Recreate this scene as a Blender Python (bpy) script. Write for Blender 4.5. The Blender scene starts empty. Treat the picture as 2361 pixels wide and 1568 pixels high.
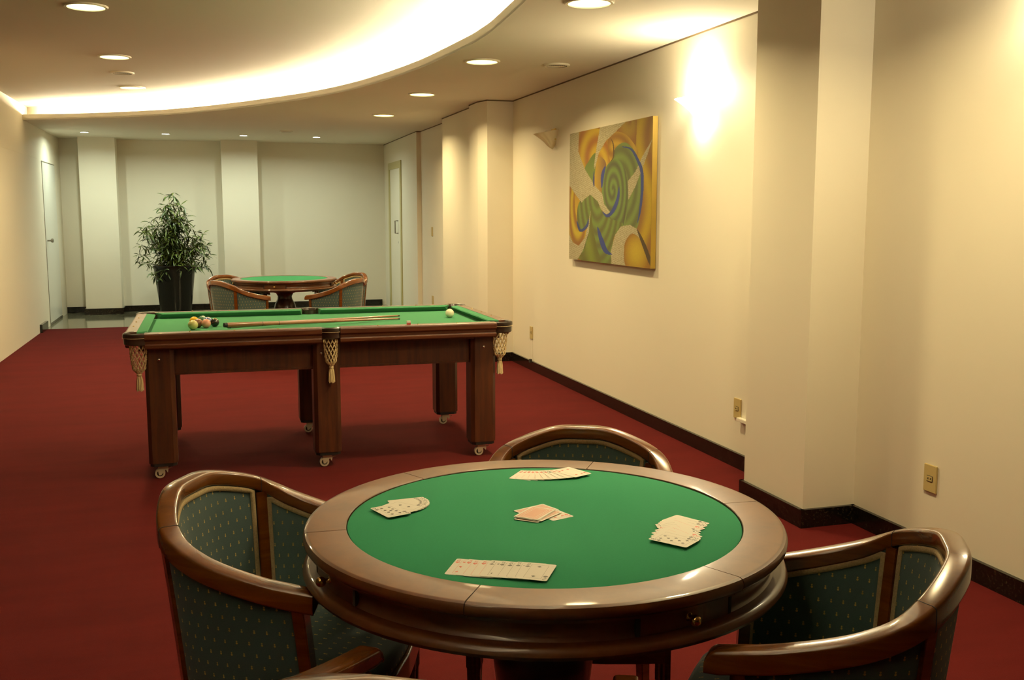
import bpy, bmesh, math, random
from mathutils import Vector, Matrix
import numpy as np
R = math.radians
random.seed(7)
col = bpy.context.scene.collection
sc = bpy.context.scene

# ------------------------------------------------------------------ camera
F_PX, W_PX, H_PX = 2306.0, 2361.0, 1568.0
CAM_H = 1.42
yaw, pit = R(17.0), math.atan(291 / F_PX)
fw = Vector((math.sin(yaw) * math.cos(pit), math.cos(yaw) * math.cos(pit), -math.sin(pit)))
rt = Vector((math.cos(yaw), -math.sin(yaw), 0))
up = rt.cross(fw)
camd = bpy.data.cameras.new('camera')
camd.sensor_width = 36.0
camd.lens = 36.0 * F_PX / W_PX
camd.clip_start = 0.05
cam = bpy.data.objects.new('camera', camd)
m = Matrix.Identity(4)
for i in range(3):
    m[i][0], m[i][1], m[i][2] = rt[i], up[i], -fw[i]
m[2][3] = CAM_H
cam.matrix_world = m
col.objects.link(cam)
sc.camera = cam

# ------------------------------------------------------------------ world, exposure
sc.view_settings.view_transform = 'Standard'
sc.view_settings.look = 'None'
sc.view_settings.gamma = 1.0
sc.view_settings.exposure = 0.62
sc.view_settings.use_curve_mapping = False
world = bpy.data.worlds.new('world')
sc.world = world
world.use_nodes = True
world.node_tree.nodes['Background'].inputs[0].default_value = (0.02, 0.015, 0.01, 1)
WARM = (1.0, 0.79, 0.40)
COVE = (1.0, 0.84, 0.56)
COOL = (0.88, 1.0, 0.78)
DOWN_W = 18.0      # watts of each large downlight
COVE_E = 290.0      # strength of the cove tube
COOL_W = 9.5
SCONCE_W = 13.5
sc.cycles.max_bounces = 8
sc.cycles.diffuse_bounces = 5
sc.cycles.glossy_bounces = 4
sc.cycles.caustics_reflective = False
sc.cycles.caustics_refractive = False
sc.cycles.sample_clamp_indirect = 4.0

# ------------------------------------------------------------------ materials
def srgb(r, g, b):
    f = lambda c: (c / 255 / 12.92) if c / 255 <= 0.04045 else ((c / 255 + 0.055) / 1.055) ** 2.4
    return (f(r), f(g), f(b), 1)

def new_mat(name):
    mt = bpy.data.materials.new(name)
    mt.use_nodes = True
    nt = mt.node_tree
    return mt, nt, nt.nodes['Principled BSDF']

def N(nt, typ, **kw):
    n = nt.nodes.new(typ)
    for k, v in kw.items():
        if k in n.inputs:
            n.inputs[k].default_value = v
        else:
            setattr(n, k, v)
    return n

def plain(name, c, rough=0.5, metal=0.0, coat=0.0, noise=0.0, nscale=30.0, bump=0.0, bscale=60.0, spec=None):
    mt, nt, p = new_mat(name)
    p.inputs['Base Color'].default_value = c
    p.inputs['Roughness'].default_value = rough
    p.inputs['Metallic'].default_value = metal
    p.inputs['Coat Weight'].default_value = coat
    p.inputs['Coat Roughness'].default_value = 0.08
    if spec is not None:
        p.inputs['Specular IOR Level'].default_value = spec
    tc = N(nt, 'ShaderNodeTexCoord')
    if noise > 0:
        nz = N(nt, 'ShaderNodeTexNoise', Scale=nscale, Detail=4.0)
        nt.links.new(tc.outputs['Object'], nz.inputs['Vector'])
        mx = N(nt, 'ShaderNodeMix', data_type='RGBA')
        mx.inputs[6].default_value = tuple(x * (1 - noise) for x in c[:3]) + (1,)
        mx.inputs[7].default_value = tuple(min(1, x * (1 + noise)) for x in c[:3]) + (1,)
        nt.links.new(nz.outputs['Fac'], mx.inputs[0])
        nt.links.new(mx.outputs[2], p.inputs['Base Color'])
    if bump > 0:
        nb = N(nt, 'ShaderNodeTexNoise', Scale=bscale, Detail=3.0)
        nt.links.new(tc.outputs['Object'], nb.inputs['Vector'])
        b = N(nt, 'ShaderNodeBump', Strength=bump, Distance=0.002)
        nt.links.new(nb.outputs['Fac'], b.inputs['Height'])
        nt.links.new(b.outputs['Normal'], p.inputs['Normal'])
    return mt

def wood(name, c1, c2, rough=0.3, coat=0.5, stretch=(2, 2, 18), scale=2.5, scratch=False):
    mt, nt, p = new_mat(name)
    tc = N(nt, 'ShaderNodeTexCoord')
    mp = N(nt, 'ShaderNodeMapping')
    mp.inputs['Scale'].default_value = stretch
    nt.links.new(tc.outputs['Object'], mp.inputs['Vector'])
    nz = N(nt, 'ShaderNodeTexNoise', Scale=scale, Detail=6.0, Roughness=0.6, Distortion=0.6)
    nt.links.new(mp.outputs['Vector'], nz.inputs['Vector'])
    cr = N(nt, 'ShaderNodeValToRGB')
    cr.color_ramp.elements[0].position = 0.3
    cr.color_ramp.elements[0].color = c1
    cr.color_ramp.elements[1].position = 0.7
    cr.color_ramp.elements[1].color = c2
    nt.links.new(nz.outputs['Fac'], cr.inputs['Fac'])
    out = cr.outputs['Color']
    if scratch:
        n2 = N(nt, 'ShaderNodeTexNoise', Scale=22.0, Detail=5.0)
        mp2 = N(nt, 'ShaderNodeMapping')
        mp2.inputs['Scale'].default_value = (0.8, 2, 4)
        nt.links.new(tc.outputs['Object'], mp2.inputs['Vector'])
        nt.links.new(mp2.outputs['Vector'], n2.inputs['Vector'])
        c3 = N(nt, 'ShaderNodeValToRGB')
        c3.color_ramp.elements[0].position = 0.66
        c3.color_ramp.elements[1].position = 0.70
        nt.links.new(n2.outputs['Fac'], c3.inputs['Fac'])
        mx = N(nt, 'ShaderNodeMix', data_type='RGBA')
        mx.inputs[7].default_value = srgb(196, 160, 110)
        nt.links.new(c3.outputs['Color'], mx.inputs[0])
        nt.links.new(out, mx.inputs[6])
        out = mx.outputs[2]
    nt.links.new(out, p.inputs['Base Color'])
    p.inputs['Roughness'].default_value = rough
    p.inputs['Coat Weight'].default_value = coat
    p.inputs['Coat Roughness'].default_value = 0.07
    return mt

def emit(name, c, s):
    mt = bpy.data.materials.new(name)
    mt.use_nodes = True
    nt = mt.node_tree
    nt.nodes.clear()
    e = nt.nodes.new('ShaderNodeEmission')
    e.inputs[0].default_value = tuple(c) + (1,)
    e.inputs[1].default_value = s
    o = nt.nodes.new('ShaderNodeOutputMaterial')
    nt.links.new(e.outputs[0], o.inputs[0])
    return mt

M = {}
M['wall'] = plain('cream_paint', (0.80, 0.745, 0.62, 1), 0.62, noise=0.015, nscale=3, bump=0.12, bscale=40, spec=0.3)
M['ceil'] = plain('ceiling_paint', (0.78, 0.735, 0.62, 1), 0.8, noise=0.02, nscale=1.2, spec=0.2)
M['bounce_cut'] = plain('bounce_cut_dark', (0.06, 0.04, 0.025, 1), 0.7)  # invented dark colour for out-of-view walls, cuts light bounced onto the chair fronts
M['shadowgap'] = plain('dark_joint', (0.16, 0.11, 0.06, 1), 0.8)
M['white'] = plain('white_paint', (0.80, 0.76, 0.66, 1), 0.45)
M['doorpaint'] = plain('door_enamel', (0.52, 0.46, 0.22, 1), 0.35, noise=0.02)
M['whitedoor'] = plain('white_door_enamel', (0.76, 0.76, 0.70, 1), 0.3)
M['dark'] = plain('dark_gap', (0.02, 0.015, 0.01, 1), 0.8)
M['wood'] = wood('chair_lacquered_wood', (0.105, 0.028, 0.0025, 1), (0.20, 0.062, 0.006, 1), 0.26, 0.6)
M['lacquer_shaded'] = wood('table_lacquer_shaded', (0.075, 0.021, 0.003, 1), (0.125, 0.036, 0.005, 1), 0.4, 0.5, (3, 3, 3), 4.0)  # glossier finish than the top, with shade of the upright faces in its colour
M['lacquer_shaded'].node_tree.nodes['Principled BSDF'].inputs['Coat Roughness'].default_value = 0.05
M['tablewood'] = wood('table_lacquered_wood', (0.120, 0.040, 0.0045, 1), (0.185, 0.066, 0.009, 1), 0.40, 0.10, (3, 3, 3), 4.0)
M['darkwood'] = wood('dark_turned_wood', (0.045, 0.014, 0.006, 1), (0.075, 0.022, 0.008, 1), 0.3, 0.5)
M['poolwood'] = wood('pool_table_wood', (0.038, 0.009, 0.0025, 1), (0.098, 0.026, 0.0055, 1), 0.45, 0.08, (14, 14, 1.2), 2.5)
M['poolrail'] = wood('pool_rail_wood', (0.055, 0.012, 0.0025, 1), (0.110, 0.028, 0.005, 1), 0.4, 0.08, (1.5, 10, 10), 2.5)
M['poolrailtop'] = wood('worn_rail_top_wood', (0.10, 0.052, 0.032, 1), (0.165, 0.09, 0.058, 1), 0.42, 0.2, (6, 1.5, 6), 3.0, True)
M['cue'] = wood('cue_wood', (0.20, 0.08, 0.03, 1), (0.33, 0.14, 0.055, 1), 0.3, 0.4)
M['felt'] = plain('green_felt', (0.036, 0.260, 0.125, 1), 0.95, noise=0.10, nscale=500, bump=0.15, bscale=900, spec=0.15)
M['poolfelt'] = plain('pool_cloth', (0.060, 0.232, 0.108, 1), 0.95, noise=0.08, nscale=60, bump=0.15, bscale=900, spec=0.15)
M['leather'] = plain('dark_leather', (0.028, 0.017, 0.011, 1), 0.35, noise=0.4, nscale=40, coat=0.3)
M['net'] = plain('cotton_cord', (0.74, 0.60, 0.34, 1), 0.9, noise=0.12, nscale=200)
M['brass'] = plain('polished_brass', (0.80, 0.56, 0.20, 1), 0.18, 1.0)
M['steel'] = plain('bolt_steel', (0.75, 0.70, 0.62, 1), 0.25, 1.0)
M['caster'] = plain('caster_plastic', (0.72, 0.62, 0.46, 1), 0.4)
M['rubber'] = plain('black_rubber', (0.012, 0.012, 0.012, 1), 0.6)
M['braid'] = plain('beige_gimp_braid', (0.50, 0.38, 0.20, 1), 0.9, noise=0.35, nscale=260, bump=0.8, bscale=400)
M['plate'] = plain('outlet_plastic', (0.56, 0.44, 0.19, 1), 0.4)
M['shell_glass'] = plain('sconce_glass', (0.74, 0.66, 0.42, 1), 0.3, noise=0.05, nscale=10)
M['pot'] = plain('glossy_black_pot', (0.008, 0.007, 0.007, 1), 0.16, coat=0.0, spec=0.35)
M['soil'] = plain('potting_soil', (0.03, 0.02, 0.012, 1), 0.95, noise=0.4, nscale=80)
M['bark'] = plain('plant_cane', (0.16, 0.13, 0.05, 1), 0.7)
M['paper'] = plain('card_paper', (0.93, 0.89, 0.80, 1), 0.6, spec=0.25)
M['red_ink'] = plain('red_ink', (0.70, 0.13, 0.07, 1), 0.5)
M['black_ink'] = plain('black_ink', (0.10, 0.09, 0.06, 1), 0.5)
M['back_ink'] = plain('pale_red_back_ink', (0.74, 0.38, 0.26, 1), 0.45, noise=0.12, nscale=500)
M['canvas_edge'] = plain('painted_canvas_edge', (0.36, 0.235, 0.03, 1), 0.6, noise=0.3, nscale=4)
M['trimring'] = plain('light_trim_ring', (0.82, 0.76, 0.6, 1), 0.4)
M['grey'] = plain('grey_metal', (0.35, 0.33, 0.28, 1), 0.35, 0.8)
M['bulb_warm'] = emit('warm_diffuser', (1.0, 0.90, 0.34), 3.0)
M['bulb_cool'] = emit('cool_diffuser', (0.85, 1.0, 0.98), 14.0)
M['tube'] = emit('cove_tube_glow', COVE, COVE_E)

# leaf
mt, nt, p = new_mat('bamboo_leaf')
oi = N(nt, 'ShaderNodeTexNoise', Scale=9.0, Detail=2.0)
tcx = N(nt, 'ShaderNodeTexCoord')
nt.links.new(tcx.outputs['Object'], oi.inputs['Vector'])
cr = N(nt, 'ShaderNodeValToRGB')
cr.color_ramp.elements[0].position = 0.35
cr.color_ramp.elements[0].color = (0.024, 0.050, 0.010, 1)
cr.color_ramp.elements[1].position = 0.68
cr.color_ramp.elements[1].color = (0.13, 0.17, 0.025, 1)
nt.links.new(oi.outputs['Fac'], cr.inputs['Fac'])
nt.links.new(cr.outputs['Color'], p.inputs['Base Color'])
p.inputs['Roughness'].default_value = 0.45
M['leaf'] = mt

# carpet
mt, nt, p = new_mat('red_carpet')
tc = N(nt, 'ShaderNodeTexCoord')
n1 = N(nt, 'ShaderNodeTexNoise', Scale=420.0, Detail=3.0)
n2 = N(nt, 'ShaderNodeTexNoise', Scale=2.2, Detail=5.0, Roughness=0.65)
mp = N(nt, 'ShaderNodeMapping')
mp.inputs['Scale'].default_value = (0.7, 2.4, 1)
nt.links.new(tc.outputs['Object'], n1.inputs['Vector'])
nt.links.new(tc.outputs['Object'], mp.inputs['Vector'])
nt.links.new(mp.outputs['Vector'], n2.inputs['Vector'])
mxa = N(nt, 'ShaderNodeMix', data_type='RGBA')
mxa.inputs[6].default_value = (0.070, 0.0054, 0.0052, 1)
mxa.inputs[7].default_value = (0.128, 0.0112, 0.0100, 1)
nt.links.new(n1.outputs['Fac'], mxa.inputs[0])
mxb = N(nt, 'ShaderNodeMix', data_type='RGBA', blend_type='MULTIPLY')
mxb.inputs[0].default_value = 1.0
cr = N(nt, 'ShaderNodeValToRGB')
cr.color_ramp.elements[0].position = 0.3
cr.color_ramp.elements[0].color = (0.80, 0.80, 0.80, 1)
cr.color_ramp.elements[1].position = 0.7
cr.color_ramp.elements[1].color = (1, 1, 1, 1)
nt.links.new(n2.outputs['Fac'], cr.inputs['Fac'])
nt.links.new(mxa.outputs[2], mxb.inputs[6])
nt.links.new(cr.outputs['Color'], mxb.inputs[7])
nt.links.new(mxb.outputs[2], p.inputs['Base Color'])
b = N(nt, 'ShaderNodeBump', Strength=0.5, Distance=0.004)
nt.links.new(n1.outputs['Fac'], b.inputs['Height'])
nt.links.new(b.outputs['Normal'], p.inputs['Normal'])
p.inputs['Roughness'].default_value = 0.98
p.inputs['Specular IOR Level'].default_value = 0.1
M['carpet'] = mt

def granite(name, dark, light, lo, hi, rough, tile=None):
    mt, nt, p = new_mat(name)
    tc = N(nt, 'ShaderNodeTexCoord')
    v = N(nt, 'ShaderNodeTexVoronoi', Scale=160.0)
    nz = N(nt, 'ShaderNodeTexNoise', Scale=70.0, Detail=5.0, Roughness=0.7)
    nt.links.new(tc.outputs['Object'], v.inputs['Vector'])
    nt.links.new(tc.outputs['Object'], nz.inputs['Vector'])
    cr = N(nt, 'ShaderNodeValToRGB')
    cr.color_ramp.elements[0].position = lo
    cr.color_ramp.elements[0].color = dark
    cr.color_ramp.elements[1].position = hi
    cr.color_ramp.elements[1].color = light
    nt.links.new(nz.outputs['Fac'], cr.inputs['Fac'])
    out = cr.outputs['Color']
    if tile:
        br = N(nt, 'ShaderNodeTexBrick', Scale=1.0)
        br.offset = 0.0
        br.inputs['Color1'].default_value = (1, 1, 1, 1)
        br.inputs['Color2'].default_value = (1, 1, 1, 1)
        br.inputs['Mortar'].default_value = (0.5, 0.48, 0.4, 1)
        br.inputs['Mortar Size'].default_value = 0.003
        br.inputs['Brick Width'].default_value = tile
        br.inputs['Row Height'].default_value = tile
        nt.links.new(tc.outputs['Object'], br.inputs['Vector'])
        mx = N(nt, 'ShaderNodeMix', data_type='RGBA', blend_type='MULTIPLY')
        mx.inputs[0].default_value = 1.0
        nt.links.new(out, mx.inputs[6])
        nt.links.new(br.outputs['Color'], mx.inputs[7])
        out = mx.outputs[2]
    nt.links.new(out, p.inputs['Base Color'])
    p.inputs['Roughness'].default_value = rough
    return mt
M['blackgranite'] = granite('black_granite', (0.006, 0.005, 0.004, 1), (0.045, 0.035, 0.02, 1), 0.52, 0.72, 0.16)
M['stonefloor'] = granite('polished_beige_granite', (0.09, 0.09, 0.06, 1), (0.19, 0.18, 0.115, 1), 0.35, 0.65, 0.07, 0.85)

# fabric with staggered gold motifs, driven by metric UVs
mt, nt, p = new_mat('teal_motif_fabric')
uv = N(nt, 'ShaderNodeUVMap', uv_map='UVMap')
sp = N(nt, 'ShaderNodeSeparateXYZ')
nt.links.new(uv.outputs[0], sp.inputs[0])
def mth(op, a, bb=None):
    n = nt.nodes.new('ShaderNodeMath')
    n.operation = op
    for i, x in enumerate((a, bb)):
        if x is None:
            continue
        if isinstance(x, (int, float)):
            n.inputs[i].default_value = x
        else:
            nt.links.new(x, n.inputs[i])
    return n.outputs[0]
uu = mth('DIVIDE', sp.outputs[0], 0.0275)
vv = mth('DIVIDE', sp.outputs[1], 0.0275)
row = mth('FLOOR', vv)
odd = mth('MULTIPLY', mth('MODULO', mth('ABSOLUTE', row), 2.0), 0.5)
fu = mth('MULTIPLY', mth('SUBTRACT', mth('FRACT', mth('ADD', uu, odd)), 0.5), 0.0275)
fv = mth('MULTIPLY', mth('SUBTRACT', mth('FRACT', vv), 0.5), 0.0275)
def blob(cy, r):
    dx = mth('DIVIDE', fu, r)
    dy = mth('DIVIDE', mth('SUBTRACT', fv, cy), r)
    return mth('LESS_THAN', mth('ADD', mth('MULTIPLY', dx, dx), mth('MULTIPLY', dy, dy)), 1.0)
mot = mth('MAXIMUM', blob(0.0026, 0.0018), blob(-0.0018, 0.0023))
nz = N(nt, 'ShaderNodeTexNoise', Scale=350.0, Detail=2.0)
nt.links.new(uv.outputs[0], nz.inputs['Vector'])
base = N(nt, 'ShaderNodeMix', data_type='RGBA')
base.inputs[6].default_value = (0.034, 0.068, 0.068, 1)
base.inputs[7].default_value = (0.062, 0.112, 0.106, 1)
nt.links.new(nz.outputs['Fac'], base.inputs[0])
mx = N(nt, 'ShaderNodeMix', data_type='RGBA')
nt.links.new(mot, mx.inputs[0])
nt.links.new(base.outputs[2], mx.inputs[6])
mx.inputs[7].default_value = (0.52, 0.36, 0.10, 1)
nt.links.new(mx.outputs[2], p.inputs['Base Color'])
p.inputs['Roughness'].default_value = 0.85
p.inputs['Sheen Weight'].default_value = 0.15
M['fabric'] = mt

# ------------------------------------------------------------------ mesh helpers
class MB:
    def __init__(s):
        s.v, s.f, s.mi, s.uv = [], [], [], {}
    def add(s, vs, fs, mi=0, uvs=None):
        o = len(s.v)
        s.v += [tuple(v) for v in vs]
        for k, f in enumerate(fs):
            if uvs is not None:
                s.uv[len(s.f)] = [uvs[i] for i in f]
            s.f.append([o + i for i in f])
            s.mi.append(mi)
        return s
    def box(s, x0, x1, y0, y1, z0, z1, mi=0):
        v = [(x, y, z) for z in (z0, z1) for y in (y0, y1) for x in (x0, x1)]
        return s.add(v, [(0, 2, 3, 1), (4, 5, 7, 6), (0, 1, 5, 4), (2, 6, 7, 3), (0, 4, 6, 2), (1, 3, 7, 5)], mi)
    def prism(s, pts, z0, z1, mi=0, cap=True):
        a = sum(pts[i][0] * pts[(i + 1) % len(pts)][1] - pts[(i + 1) % len(pts)][0] * pts[i][1] for i in range(len(pts)))
        if a < 0:
            pts = pts[::-1]
        n = len(pts)
        v = [(x, y, z0) for x, y in pts] + [(x, y, z1) for x, y in pts]
        f = [(i, (i + 1) % n, n + (i + 1) % n, n + i) for i in range(n)]
        if cap:
            f += [tuple(range(n))[::-1], tuple(range(n, 2 * n))]
        return s.add(v, f, mi)
    def lathe(s, prof, n=48, cx=0, cy=0, a0=0.0, a1=2 * math.pi, mi=0):
        full = abs(a1 - a0 - 2 * math.pi) < 1e-6
        k = n if full else n + 1
        v = []
        for i in range(k):
            a = a0 + (a1 - a0) * i / n
            v += [(cx + r * math.cos(a), cy + r * math.sin(a), z) for r, z in prof]
        m_ = len(prof)
        f = []
        for i in range(n):
            j = (i + 1) % k
            for q in range(m_ - 1):
                f.append((i * m_ + q, j * m_ + q, j * m_ + q + 1, i * m_ + q + 1))
        if not full:
            f += [tuple(range(m_)), tuple(range((k - 1) * m_, k * m_))[::-1]]
        return s.add(v, f, mi)
    def tube(s, pts, r, n=8, mi=0, cap=True, closed=False):
        pts = [Vector(p) for p in pts]
        rr = r if isinstance(r, (list, tuple)) else [r] * len(pts)
        v = []
        pv = None
        for i, p_ in enumerate(pts):
            if closed:
                t = pts[(i + 1) % len(pts)] - pts[i - 1]
            else:
                t = pts[min(i + 1, len(pts) - 1)] - pts[max(i - 1, 0)]
            t = t.normalized() if t.length > 1e-9 else Vector((0, 0, 1))
            if pv is None:
                pv = Vector((0, 0, 1)) if abs(t.z) < 0.9 else Vector((1, 0, 0))
            a = (pv - t * pv.dot(t)).normalized()
            bb_ = t.cross(a)
            pv = a
            v += [p_ + (a * math.cos(2 * math.pi * k / n) + bb_ * math.sin(2 * math.pi * k / n)) * rr[i] for k in range(n)]
        f = []
        L = len(pts)
        for i in range(L if closed else L - 1):
            j = (i + 1) % L
            for k in range(n):
                f.append((i * n + k, i * n + (k + 1) % n, j * n + (k + 1) % n, j * n + k))
        if cap and not closed:
            f += [tuple(range(n))[::-1], tuple(range((L - 1) * n, L * n))]
        return s.add(v, f, mi)
    def sphere(s, c, r, n=20, m_=12, mi=0):
        rr = (r, r, r) if not isinstance(r, tuple) else r
        v = [(c[0], c[1], c[2] + rr[2])]
        for i in range(1, m_):
            th = math.pi * i / m_
            v += [(c[0] + rr[0] * math.sin(th) * math.cos(2 * math.pi * k / n), c[1] + rr[1] * math.sin(th) * math.sin(2 * math.pi * k / n), c[2] + rr[2] * math.cos(th)) for k in range(n)]
        v.append((c[0], c[1], c[2] - rr[2]))
        f = [(0, 1 + k, 1 + (k + 1) % n) for k in range(n)]
        for i in range(m_ - 2):
            for k in range(n):
                a = 1 + i * n
                f.append((a + k, a + n + k, a + n + (k + 1) % n, a + (k + 1) % n))
        a = 1 + (m_ - 2) * n
        f += [(len(v) - 1, a + (k + 1) % n, a + k) for k in range(n)]
        return s.add(v, f, mi)
    def sweep(s, P, X, Z, sec, mi=0, cap=True, closed=False):
        """sec: list of (a, b) in the local frame X[i], Z[i] at every point P[i]"""
        n = len(sec)
        v = []
        for i in range(len(P)):
            v += [Vector(P[i]) + Vector(X[i]) * a + Vector(Z[i]) * b_ for a, b_ in (sec[i] if isinstance(sec[0], list) and len(sec) == len(P) and isinstance(sec[0][0], tuple) and not isinstance(sec[0][0][0], tuple) and isinstance(sec[i], list) else sec)]
        n = len(v) // len(P)
        f = []
        L = len(P)
        for i in range(L if closed else L - 1):
            j = (i + 1) % L
            for k in range(n):
                f.append((i * n + k, i * n + (k + 1) % n, j * n + (k + 1) % n, j * n + k))
        if cap and not closed:
            f += [tuple(range(n))[::-1], tuple(range((L - 1) * n, L * n))]
        return s.add(v, f, mi)
    def build(s, name, mats, parent=None, smooth=None, bevel=0.0, label=None, fix=True):
        me = bpy.data.meshes.new(name)
        me.from_pydata([tuple(v) for v in s.v], [], s.f)
        if not isinstance(mats, (list, tuple)):
            mats = [mats]
        for q in mats:
            me.materials.append(q)
        for i, pl in enumerate(me.polygons):
            pl.material_index = s.mi[i]
        if s.uv:
            ul = me.uv_layers.new(name='UVMap')
            for i, pl in enumerate(me.polygons):
                if i in s.uv:
                    for li, q in zip(pl.loop_indices, s.uv[i]):
                        ul.data[li].uv = q
        if fix:
            bm = bmesh.new()
            bm.from_mesh(me)
            if bevel > 0:
                bmesh.ops.recalc_face_normals(bm, faces=bm.faces)
                ed = [e for e in bm.edges if len(e.link_faces) == 2 and e.calc_face_angle(0) > R(35)]
                bmesh.ops.bevel(bm, geom=ed, offset=bevel, segments=2, affect='EDGES', clamp_overlap=True)
            bmesh.ops.recalc_face_normals(bm, faces=bm.faces)
            bm.to_mesh(me)
            bm.free()
        me.update()
        o = bpy.data.objects.new(name, me)
        col.objects.link(o)
        if parent is not None:
            o.parent = parent
        if smooth is not None:
            for pl in me.polygons:
                pl.use_smooth = True
            try:
                me.set_sharp_from_angle(angle=R(smooth))
            except Exception:
                pass
        if label:
            o['label'] = label
        return o

def tag(o, label, cat, group=None, kind=None):
    o['label'] = label
    o['category'] = cat
    if group:
        o['group'] = group
    if kind:
        o['kind'] = kind
    return o

def empty(name, loc=(0, 0, 0), rz=0.0):
    o = bpy.data.objects.new(name, None)
    o.empty_display_size = 0.1
    o.location = loc
    o.rotation_euler = (0, 0, rz)
    col.objects.link(o)
    return o

def copy_tree(o, parent=None):
    c = o.copy()
    col.objects.link(c)
    if parent is not None:
        c.parent = parent
        c.matrix_parent_inverse = o.matrix_parent_inverse.copy()
    for ch in [x for x in bpy.data.objects if x.parent == o]:
        copy_tree(ch, c)
    return c

def struct(o, label=None):
    o['kind'] = 'structure'
    if label:
        o['label'] = label
    return o

# ------------------------------------------------------------------ room shell
ZC = 2.48      # soffit
ZR = 2.655     # raised ceiling
XL, YB, YF = -1.93, 15.62, -3.0
right_poly = [(2.83, YF), (2.83, 3.845), (2.56, 3.845), (2.56, 4.365), (2.83, 4.365), (2.83, 9.22), (2.575, 9.22),
              (2.53, 9.40), (2.53, 9.72), (2.59, 9.72), (2.59, 11.15), (2.72, 11.15), (2.72, 12.95), (2.665, 12.95), (2.70, YB)]
mb = MB()
for a, b_ in zip(right_poly[:-1], right_poly[1:]):
    if abs(a[0] - b_[0]) < 0.06 or True:
        pass
mb.prism(right_poly + [(3.05, YB), (3.05, YF)], -0.02, 2.80)
struct(mb.build('wall_right', M['wall']), 'long cream right wall with shallow piers')
mb = MB()
bp = [(XL - .1, YB), (-1.64, YB), (-1.64, 15.25), (-1.16, 15.25), (-1.16, YB), (0.27, YB), (0.27, 15.30), (0.78, 15.30), (0.78, YB), (3.05, YB)]
mb.prism(bp + [(3.05, YB + .2), (XL - .1, YB + .2)], -0.02, 2.80)
struct(mb.build('wall_back', M['wall']), 'cream end wall with two shallow piers')
mb = MB().box(XL - .15, XL, 8.2, YB, -0.02, 2.80)
struct(mb.build('wall_left', M['wall']), 'plain cream left wall')
mb = MB().box(XL - .15, XL, YF, 8.2, -0.02, 2.80)  # out-of-view stretch, made dark so the chair fronts stay shaded
struct(mb.build('wall_left_near', M['bounce_cut']), 'unseen near part of the left wall, darkened to cut bounce light')
mb = MB().box(XL - .15, 3.05, YF - .15, YF, -0.02, 2.80)  # unseen wall, made dark to hold back light from the camera side
struct(mb.build('wall_front', M['bounce_cut']), 'unseen wall behind the viewer, darkened to cut bounce light')
# floors
YC = 13.46
mb = MB().box(XL, 2.9, YF, YC, -0.02, 0.0)
struct(mb.build('floor', M['carpet']), 'red carpet floor')
mb = MB().box(XL, 2.9, YC, YB + .02, -0.02, -0.002)
struct(mb.build('floor_stone', M['stonefloor']), 'polished beige granite strip along the end wall')

# ceiling: soffit with curved opening, upstand lip, cove, raised ceiling
half = [(-1.93, 12.72), (-1.15, 12.28), (-.62, 11.88), (-.2, 11.47), (.31, 10.78), (.87, 9.80), (1.16, 9.13), (1.36, 8.44), (1.545, 7.47), (1.64, 6.45), (1.655, 6.05)]
pts = half + [(x, 12.10 - y) for x, y in half[::-1][1:]]
def catmull(P, n=6):
    out = []
    Q = [tuple(2 * np.array(P[0]) - np.array(P[1]))] + list(P) + [tuple(2 * np.array(P[-1]) - np.array(P[-2]))]
    for i in range(1, len(Q) - 2):
        p0, p1, p2, p3 = [np.array(q, float) for q in Q[i - 1:i + 3]]
        for k in range(n):
            t = k / n
            out.append(.5 * ((2 * p1) + (-p0 + p2) * t + (2 * p0 - 5 * p1 + 4 * p2 - p3) * t * t + (-p0 + 3 * p1 - 3 * p2 + p3) * t ** 3))
    out.append(np.array(P[-1], float))
    return [tuple(o) for o in out]
curve = catmull(pts, 6)
def offset(c, d):
    out = []
    for i in range(len(c)):
        a = np.array(c[min(i + 1, len(c) - 1)]) - np.array(c[max(i - 1, 0)])
        a = a / np.hypot(*a)
        nrm = np.array([-a[1], a[0]])      # to the left of travel = outwards of the oval
        q = np.array(c[i]) + nrm * d
        out.append((max(q[0], XL), q[1]))
    return out
cov = offset(curve, 0.24)
cov = [(XL, 13.06)] + cov + [(XL, -.96)]
def quadstrip(mb, A, za, B, zb):
    n = len(A)
    v = [(x, y, za) for x, y in A] + [(x, y, zb) for x, y in B]
    mb.add(v, [(i, i + 1, n + i + 1, n + i) for i in range(n - 1)])
mb = MB()
poly = [(2.95, YF), (2.95, YB + .05)] + [(XL, YB + .05)] + curve + [(XL, YF)]
mb.prism(poly, ZC, ZC + 0.015)
struct(mb.build('ceiling', M['ceil'], fix=True), 'lower white soffit with a sweeping curved edge')
mb = MB()
up1 = offset(curve, 0.018)
quadstrip(mb, curve, ZC - 0.001, curve, ZC + 0.060)
quadstrip(mb, curve, ZC + 0.060, up1, ZC + 0.060)
quadstrip(mb, up1, ZC + 0.060, up1, ZC + 0.01)
struct(mb.build('trim_1', M['ceil'], fix=False, smooth=50), 'curved upstand lip of the light cove')
mb = MB()
quadstrip(mb, cov, ZC + 0.010, cov, ZR + .01)
struct(mb.build('trim_2', M['ceil'], fix=False, smooth=50), 'curved back of the light cove')
mb = MB()
mb.prism([(XL, YB)] + [c for c in cov] + [(XL, YF)] if False else cov, ZR, ZR + 0.02)
struct(mb.build('ceiling_raised', M['ceil'], fix=True), 'raised white ceiling inside the curved cove')
# cove tube
tb = offset(curve, 0.12)
mb = MB()
mb.tube([(x, y, ZC + 0.049) for x, y in tb[1:-1]], 0.010, 6)
tag(mb.build('cove_light_tube', M['tube']), 'long warm light tube hidden in the curved ceiling cove', 'light')

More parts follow.
